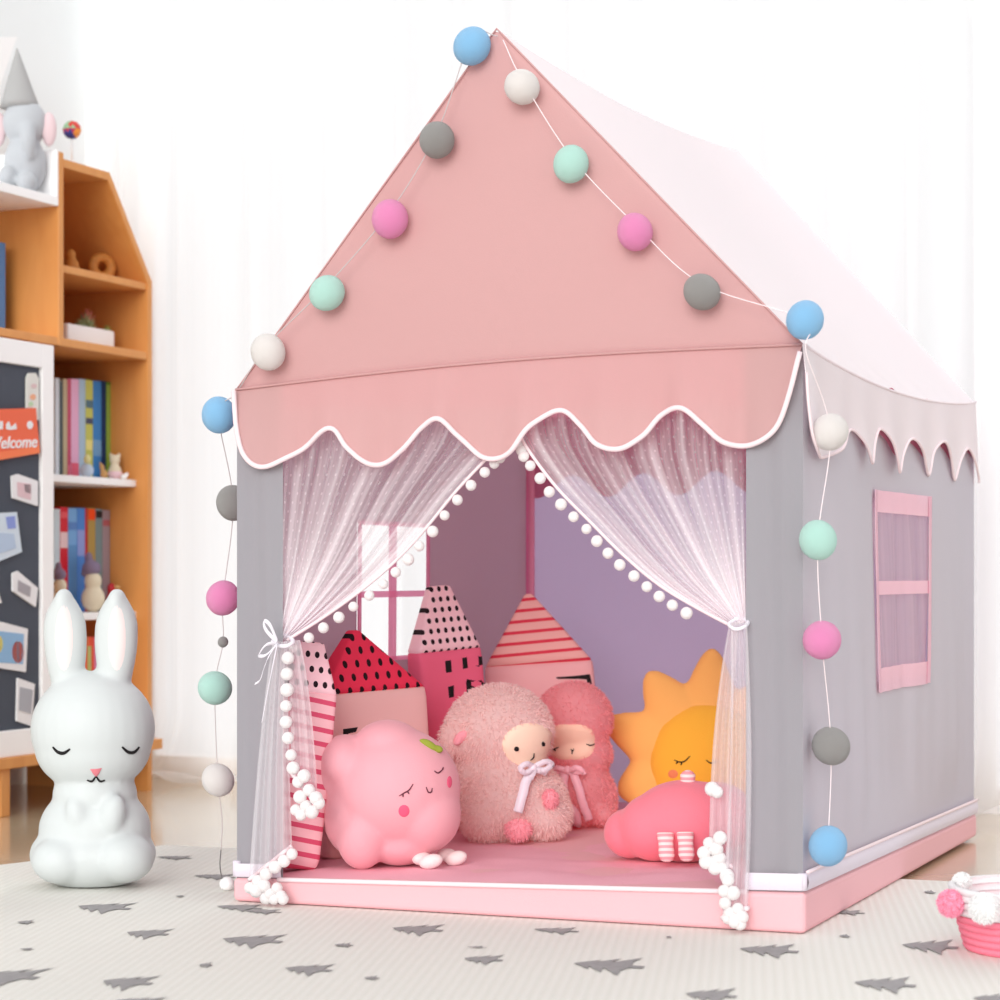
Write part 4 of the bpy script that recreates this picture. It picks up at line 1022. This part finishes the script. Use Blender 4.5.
for a, b, yt, c, lab, bd_ in (
    (55, 59.5, 378, (214, 226, 236), 'pale white-blue book, leftmost on the upper white shelf', None), (59.5, 63, 381, (78, 92, 96), 'thin dark grey book on the upper white shelf', None),
    (63, 67.5, 379, (196, 182, 150), 'beige book beside the red-edged pink books, upper white shelf', None), (67.5, 71, 379, (206, 84, 120), 'thin deep rose book on the upper white shelf', [(465, 478, (232, 120, 150))]),
    (71, 79, 379, (238, 188, 224), 'lilac pink book on the upper white shelf', [(463, 478, (240, 110, 140))]), (79, 85.5, 379, (176, 208, 232), 'pale blue book next to the lilac book', None),
    (85.5, 93, 380, (206, 214, 112), 'yellow-green patterned book on the upper white shelf', [(400, 408, (90, 130, 150)), (418, 424, (80, 90, 120)), (440, 450, (240, 236, 150))]), (93, 101.5, 381, (66, 146, 222), 'bright blue book on the upper white shelf', [(440, 456, (120, 180, 230))]),
    (101.5, 106, 381, (20, 58, 110), 'thin navy book on the upper white shelf', None), (106, 112.3, 382, (92, 148, 50), 'green book, rightmost on the upper white shelf', [(385, 478, (150, 190, 84))])):
    book(a, b, yt, zW1, eb, .17, c, lab, g1, bd_)
g2 = 'books on the lower white shelf'
for a, b, yt, c, lab, bd_ in (
    (54, 60, 509, (206, 224, 234), 'pale blue-white book, leftmost on the lower white shelf', None), (60, 68, 507, (214, 26, 50), 'red book with white spine lettering block on the lower white shelf', [(532, 548, (240, 210, 214)), (512, 518, (232, 90, 100))]),
    (68, 77, 508, (122, 180, 236), 'light blue book beside the red book', [(522, 530, (90, 140, 210)), (545, 600, (96, 156, 214))]), (77, 85, 508, (78, 142, 224), 'mid blue book on the lower white shelf', [(530, 556, (150, 170, 236))]),
    (85, 88, 508, (196, 60, 60), 'thin dark red book on the lower white shelf', None), (88, 95.5, 508, (184, 160, 92), 'olive book with orange-red spine top on the lower white shelf', [(509, 520, (250, 84, 30))]), (95.5, 102.5, 509, (128, 158, 166), 'grey-teal book with dark spine top on the lower white shelf', [(511, 518, (34, 40, 46))]),
    (102.5, 110, 510, (170, 158, 172), 'mauve grey book, rightmost on the lower white shelf', [(520, 526, (190, 110, 120))])):
    book(a, b, yt, zW2, eb, .17, c, lab, g2, bd_)
g3 = 'books on the shelf base'
for a, b, c, lab, bd_ in ((80, 87.5, (244, 110, 70), 'orange book seen between the rabbit ears, left one', None), (87.5, 91.5, (196, 206, 130), 'thin pale green book between the rabbit ears', [(637, 646, (246, 100, 70))]), (91.5, 94.5, (240, 92, 76), 'thin coral red book between the rabbit ears', None), (94.5, 98.5, (240, 160, 206), 'pink book between the rabbit ears, right one', None)):
    book(a, b, 637, zBase, eb - .03, .17, c, lab, g3, bd_)
book(-16, 5.5, 241, zB2, .12, .16, (92, 140, 196), 'tall blue book in the upper left shelf compartment', 'books in the left compartment', [(330, 336, (190, 110, 190))])

# figurines and ornaments on the shelf
def at(px, e, z): k = skey(px, e); return S(k, e, z)
def fig(name, label, parts, cat='figurine', group=None, px=0, e=0, z=0):
    p0 = at(px, e, z); r = thing(name, p0, label, cat, group)
    for (nm, items, m_) in parts:
        bm = bmesh.new()
        for (dx, dz, rx, ry, rz) in items:
            ell(bm, p0 + Vector((dx, -.0, dz)), (rx, ry, rz), None, 16, 10)
        link(nm, fuse(bm, .0035, 3) if len(items) > 1 else from_bm(bm, True), m_, r)
    return r
M_cream = mat('cream_ceramic', (232, 222, 196), .5); M_mauve = mat('mauve_felt', (138, 124, 150), .9); M_lblue = mat('pale_blue_ceramic', (196, 214, 232), .45); M_tan = mat('tan_ceramic', (204, 160, 104), .5)
M_lpink = mat('light_pink_ceramic', (240, 208, 216), .45); M_redc = mat('red_ceramic', (190, 40, 50), .45); M_lemon = mat('pale_yellow_ceramic', (228, 226, 160), .5)
fig('bear_figurine', 'small white and pink bear figurine in front of the green book', [('body', [(0, .020, .018, .016, .020), (0, .050, .014, .013, .014), (-.011, .063, .005, .004, .006), (.011, .063, .005, .004, .006)], M_cream), ('dress', [(0, .014, .020, .018, .014)], M_lpink)], px=115, e=.075, z=zW1)
fig('deer_figurine', 'tiny tan animal figurine left of the bear figurine', [('body', [(0, .012, .011, .008, .012), (-.005, .030, .007, .006, .009), (-.010, .040, .003, .003, .007)], M_tan)], px=104, e=.075, z=zW1)
fig('duck_figurine', 'pale blue figurine with yellow head in front of the blue books', [('body', [(0, .018, .017, .013, .018)], M_lblue), ('head', [(.001, .046, .009, .009, .013)], M_lemon)], px=87, e=.080, z=zW1)
fig('swan_figurine', 'tiny white figurine at the right end of the upper white shelf', [('body', [(0, .007, .010, .008, .007), (.008, .014, .005, .004, .006)], M_white)], px=124, e=.045, z=zW1)
fig('gnome_figurine', 'cream gnome figurine with mauve hat, between the rabbit lamp ears', [('body', [(0, .034, .030, .026, .034), (0, .078, .022, .02, .024)], M_cream), ('hat', [(-.004, .110, .024, .02, .020), (-.010, .134, .010, .010, .018), (-.022, .098, .008, .01, .010)], M_mauve)], px=93, e=.07, z=zW2, group='gnome figurines')
fig('gnome_figurine', 'cream gnome figurine with mauve hat beside the chalkboard frame', [('body', [(0, .030, .022, .02, .030), (0, .066, .017, .016, .02)], M_cream), ('hat', [(-.002, .094, .018, .016, .016), (-.004, .112, .008, .008, .014)], M_mauve)], px=60, e=.07, z=zW2, group='gnome figurines')
fig('robin_figurine', 'red bird figurine with tan wing on the lower white shelf', [('body', [(0, .026, .016, .014, .026), (-.002, .058, .011, .010, .016)], M_redc), ('wing', [(.012, .062, .010, .004, .005)], M_tan)], px=112, e=.07, z=zW2)
M_owood = mat('orange_wood', (226, 150, 72), .5, vary=.25, vscale=60)
fig('wooden_bird', 'small wooden bird ornament in the top shelf compartment', [('body', [(0, .022, .018, .016, .022), (-.003, .050, .013, .012, .015), (.006, .012, .016, .014, .012)], M_owood)], px=72, e=.09, z=zB1, cat='ornament')
# wooden ring ornament
pc = at(102, .09, zB1 + .042)
vd = (pc - CAM).normalized(); ux = vd.cross(Vector((0, 0, 1))).normalized()
ux = (Matrix.Rotation(.35, 3, 'Z') @ ux)
rg = link('wooden_ring', tube([pc + (ux * cos(a) + Vector((0, 0, 1)) * sin(a)) * .024 for a in (2 * pi * k / 32 for k in range(32))], .0125, 14, True), M_owood, None, pc); tag(rg, 'round wooden ring ornament right of the wooden bird', 'ornament')
zmn = min(v.co.z for v in rg.data.vertices) + pc.z; rg.location.z += zB1 - zmn
# planter
pb = thing('planter', at(92, .10, zB2), 'white oblong planter with small succulents on the wooden shelf', 'planter')
bm = bmesh.new(); kb(bm, skey(115, .06), skey(68, .06), .06, .15, zB2, sz(.2, .06, 325)); bevel(bm, .006, 3); link('pot', from_bm(bm), M_white, pb)
zp = sz(.2, .06, 325)
M_succ = mat('succulent_green', (150, 156, 110), .7); M_succr = mat('succulent_red', (206, 120, 104), .7); M_cact = mat('cactus_green', (168, 178, 96), .7)
def spikes(px, e, z, n, L, m1, up):
    c = at(px, e, z); V, Fc = [], []
    for i in range(n):
        a = i * 2.4; tilt = lerp(.15, 1.2, i / n); d = Vector((cos(a) * sin(tilt), sin(a) * sin(tilt), cos(tilt))); sd_ = d.cross(Vector((0, 0, 1))).normalized() * L * .16
        up_ = sd_.cross(d).normalized() * L * .08; b0 = len(V); ll = L * lerp(1.2, .8, i / n)
        V += [c, c + d * ll * .5 + sd_, c + d * ll * .5 + up_, c + d * ll * .5 - sd_, c + d * ll * .5 - up_, c + d * ll]
        for x in range(4):
            Fc += [(b0, b0 + 1 + x, b0 + 1 + (x + 1) % 4), (b0 + 5, b0 + 1 + (x + 1) % 4, b0 + 1 + x)]
    return mesh(V, Fc)
link('succulent', spikes(86, .10, zp - .003, 22, .040, M_succ, 1), M_succ, pb); link('succulent', spikes(87, .10, zp + .016, 12, .034, M_succr, 1), M_succr, pb); link('succulent', spikes(79, .10, zp - .003, 14, .024, M_succ, 1), M_succ, pb); link('succulent', spikes(107, .10, zp - .003, 14, .022, M_cact, 1), M_cact, pb)
# toy ball on stem
tb = thing('puzzle_ball', at(71, .06, zt), 'multicoloured puzzle ball on a thin white stem on top of the bookshelf', 'toy')
pc = at(72, .06, sz(.3, .06, 125))
link('stem', tube([Vector((pc.x, pc.y, zt)), Vector((pc.x, pc.y, pc.z - .015))], .003, 8), M_white, tb)
bm = bmesh.new(); bmesh.ops.create_cone(bm, cap_ends=True, segments=20, radius1=.012, radius2=.008, depth=.02, matrix=Matrix.Translation((pc.x, pc.y, zt + .01))); link('stand', from_bm(bm), M_white, tb)
bm = bmesh.new(); bmesh.ops.create_icosphere(bm, subdivisions=2, radius=.023, matrix=Matrix.Translation(pc)); bme = from_bm(bm)
rc = [(208, 62, 54), (60, 70, 150), (232, 150, 64), (150, 190, 150), (190, 60, 90)]
for i, c in enumerate(rc): bme.materials.append(mat('toy_plastic_%d' % i if False else ['red_toy_plastic', 'blue_toy_plastic', 'orange_toy_plastic', 'green_toy_plastic', 'magenta_toy_plastic'][i], c, .4))
for p in bme.polygons:
    q = p.center - pc; p.material_index = (0 if q.x > -.004 and q.z > .004 else 2 if q.x > .008 else 1 if q.z < -.006 and q.x < .008 else 4 if q.z < 0 else 3)
link('ball', bme, None, tb)

# plush elephant with cone hat
M_ele = mat('grey_plush', (184, 188, 193), .95, .2, 250, sheen=.3); M_eear = mat('pink_ear_plush', (222, 198, 202), .95); M_hat = mat('grey_felt_hat', (168, 168, 168), .95, .15, 300)
e_ = .065; pe = at(24, e_, zE); s = pe.y / F
def EP(px, py, dy=0): return P(px, py, pe.y + dy)
bm = bmesh.new()
ell(bm, EP(25, 162), (21 * s, .048, 30 * s)); ell(bm, EP(25, 121), (22 * s, .05, 24 * s)); ell(bm, EP(33, 170), (8 * s, .03, 13 * s))
for k in range(7):
    t = k / 6; ell(bm, EP(lerp(27, 30, t), lerp(126, 152, t), -.04 - .012 * sin(pi * t)), (lerp(9, 6, t) * s, .02, 7 * s), None, 14, 9)
ell(bm, EP(8, 174, -.045), (9 * s, .03, 11 * s)); ell(bm, EP(27, 180, -.05), (10 * s, .03, 10 * s))
me = fuse(bm, .005, 6); lo = min(v.co.z for v in me.vertices); EDZ = Vector((0, 0, zE - lo)); me.transform(Matrix.Translation(EDZ))
r = thing('elephant_plush', pe, 'grey elephant plush with pink ears and pointed grey hat on the bookshelf', 'plush toy'); link('body', me, M_ele, r)
for (x, y, rx, ry) in ((49, 127, 7.5, 17), (-1, 127, 7, 17)):
    bm = bmesh.new(); ell(bm, EP(x, y, -.005) + EDZ, (rx * s, .012, ry * s)); link('ear', from_bm(bm, True), M_eear, r)
apx = EP(17, 46) + EDZ
vv = []; n = 32
base = EP(20, 106) + EDZ
for j in range(9):
    t = j / 8; c = base.lerp(apx, t); rr = lerp(20, .6, t) * s
    for k in range(n): a = 2 * pi * k / n; vv.append(c + Vector((rr * cos(a), rr * .9 * sin(a), 0)))
ff = [(j * n + k, j * n + (k + 1) % n, (j + 1) * n + (k + 1) % n, (j + 1) * n + k) for j in range(8) for k in range(n)] + [tuple(range(n))[::-1], tuple(8 * n + k for k in range(n))]
link('hat', mesh(vv, ff), M_hat, r)

# ------------------------------------------------------------------ chalkboard leaning on the shelf front
M_chalk = mat('chalkboard_slate', (84, 90, 102), .85, vary=.12, vscale=6)
ec = -.024
ch = thing('chalkboard', S(.6, ec, zBase), 'white-framed grey chalkboard pinned with pictures on the bookshelf front', 'chalkboard')
kR = skey(54, ec - .012); kI = skey(42.5, ec - .012); zTop = sz(kR, ec, 346); zIt = sz(kI, ec, 368); zBot = zBase; zIb = sz(skey(20, ec), ec, 729)
KLb = .93
kbox('frame', kR, kI, ec - .012, ec + .014, zBot, zTop, M_white, ch); kbox('frame', kI, KLb - (kI - kR), ec - .012, ec + .014, zIt, zTop, M_white, ch); kbox('frame', kI, KLb - (kI - kR), ec - .012, ec + .014, zBot, zIb, M_white, ch); kbox('frame', KLb - (kI - kR), KLb, ec - .012, ec + .014, zBot, zTop, M_white, ch)
kbox('slate', kI, KLb - (kI - kR), ec - .002, ec + .012, zIb, zIt, M_chalk, ch, .0005)
eo = ec - .0025
def BP(px, py, o=0.0): k = skey(px, eo - o); return S(k, eo - o, sz(k, eo - o, py))
def card(name, label, cat, pts, m_, group=None, o=.006, extra=()):
    c = [BP(x, y, o) for x, y in pts]; cen = sum(c, Vector()) / len(c); back = [p - nS * .0055 * (-1) * -1 for p in c]
    V = c + [p - nS * .005 for p in c]; n = len(c)
    F_ = [tuple(range(n)), tuple(range(2 * n - 1, n - 1, -1))] + [(i, (i + 1) % n, n + (i + 1) % n, n + i) for i in range(n)]
    me = mesh(V, F_, sm=False)
    if not extra:
        ob = link(name, me, m_, None, cen); return tag(ob, label, cat, group)
    r = thing(name, cen, label, cat, group); link('sheet', me, m_, r)
    for nm, poly, mm in extra:
        V = [BP(x, y, o + .0012) for x, y in poly] + [BP(x, y, o + .0002) for x, y in poly]; n = len(poly); link(nm, mesh(V, [tuple(range(n)), tuple(range(2 * n - 1, n - 1, -1))] + [(i, (i + 1) % n, n + (i + 1) % n, n + i) for i in range(n)], sm=False), mm, r)
    return r
M_card = mat('white_card', (240, 240, 242), .7); cm = lambda n, c: mat(n, c, .7)
gp = 'pictures on the chalkboard'
card('photo_card', 'white photo with pink figure pinned below the orange sign', 'picture', [(12, 476), (18, 474), (38, 481), (38, 506), (13, 498)], M_card, gp, extra=[('print', [(17, 482), (31, 484), (31, 500), (18, 496)], cm('print_pink', (226, 196, 202))), ('print', [(24, 484), (31, 485), (31, 494), (25, 492)], cm('print_grey', (170, 166, 172)))])
card('drawing', 'large pale blue drawing on the left of the chalkboard', 'picture', [(-22, 518), (0, 513), (17, 512), (22, 552), (0, 561), (-20, 566)], cm('drawing_paper', (214, 228, 240)), gp, extra=[('print', [(6, 517), (15, 516), (16, 528), (8, 529)], cm('print_blue', (142, 158, 222))), ('print', [(-10, 532), (14, 534), (16, 548), (-8, 556)], cm('print_pale', (186, 206, 230)))])
card('photo_card', 'white photo with grey print beside the frame, below the pink one', 'picture', [(13, 573), (18, 571), (38, 588), (36, 607), (13, 591)], M_card, gp, extra=[('print', [(18, 580), (31, 587), (30, 597), (18, 591)], cm('print_grey', (170, 166, 172)))])
card('photo_card', 'small white photo at the left picture edge of the chalkboard', 'picture', [(-16, 588), (-2, 590), (2, 603), (-14, 604)], M_card, gp)
card('drawing', 'colourful yellow, blue and red drawing on the chalkboard', 'picture', [(-14, 620), (2, 622), (28, 629), (26, 672), (0, 668), (-14, 666)], M_card, gp, extra=[('print', [(-10, 630), (24, 634), (23, 664), (-10, 662)], cm('print_sky', (146, 186, 222))), ('print', oval(18, 652, 6, 11, 14), cm('print_red', (232, 110, 80))), ('print', oval(-2, 644, 5, 9, 14), cm('print_yellow', (240, 228, 130)))])
card('photo_card', 'tall white photo with grey print at the bottom of the chalkboard', 'picture', [(18, 678), (35, 684), (32, 726), (17, 721)], M_card, gp, extra=[('print', [(20, 687), (33, 690), (31, 714), (19, 710)], cm('print_dim', (176, 178, 186)))])
sg = card('welcome_sign', 'orange sign reading Welcome on the chalkboard', 'sign', [(-45, 413), (0, 409), (36, 408), (40, 453), (0, 460), (-45, 466)], cm('orange_board', (240, 112, 80)), None, .010, extra=[('print', oval(30, 425, 3.2, 4.2, 12), M_card), ('print', [(6, 424), (9, 421), (11, 427), (16, 423), (17, 429), (10, 430), (6, 429)], M_card), ('print', [(-4, 422), (3, 421), (3, 429), (-3, 430)], M_card), ('lower_band', [(-45, 458), (0, 452), (39.5, 445.5), (40, 453), (0, 460), (-45, 466)], cm('orange_band', (248, 132, 88)))])
def board_text(body, px0, py, px1, root, m_, o):
    cu = bpy.data.curves.new('t', 'FONT'); cu.body = body; cu.extrude = .002; cu.offset = .012; cu.shear = .2
    ob = bpy.data.objects.new('t', cu); COL.objects.link(ob); dg = bpy.context.evaluated_depsgraph_get(); dg.update()
    me = bpy.data.meshes.new_from_object(ob.evaluated_get(dg)); bpy.data.objects.remove(ob)
    w_ = max(v.co.x for v in me.vertices); a = BP(px0, py, o); b = BP(px1, py - 2, o); L = (b - a); sc = L.length / w_; xd = L.normalized(); zd = Vector((0, 0, 1)); nn = nS
    for v in me.vertices: v.co = a + xd * v.co.x * sc + zd * v.co.y * sc * .85 + nn * (v.co.z * .5 + .0004)
    me.materials.clear(); return link('lettering', me, m_, root)
board_text('Welcome', -13, 449, 37, sg, M_card, .0105)
tg = card('hanging_tag', 'white hanging tag with coloured beads at the chalkboard top right', 'decoration', [(27, 378), (29, 373), (36, 373), (39, 379), (39, 420), (37, 420), (36, 408), (27, 408)], cm('tag_paper', (226, 226, 220)), None, extra=[('bead', oval(33, 397, 3, 3, 10), cm('bead_orange', (238, 176, 140))), ('bead', oval(34, 386, 3, 2.4, 10), cm('bead_pink', (222, 196, 196))), ('bead', oval(31, 404, 2.4, 2.4, 10), cm('bead_green', (190, 216, 180)))])
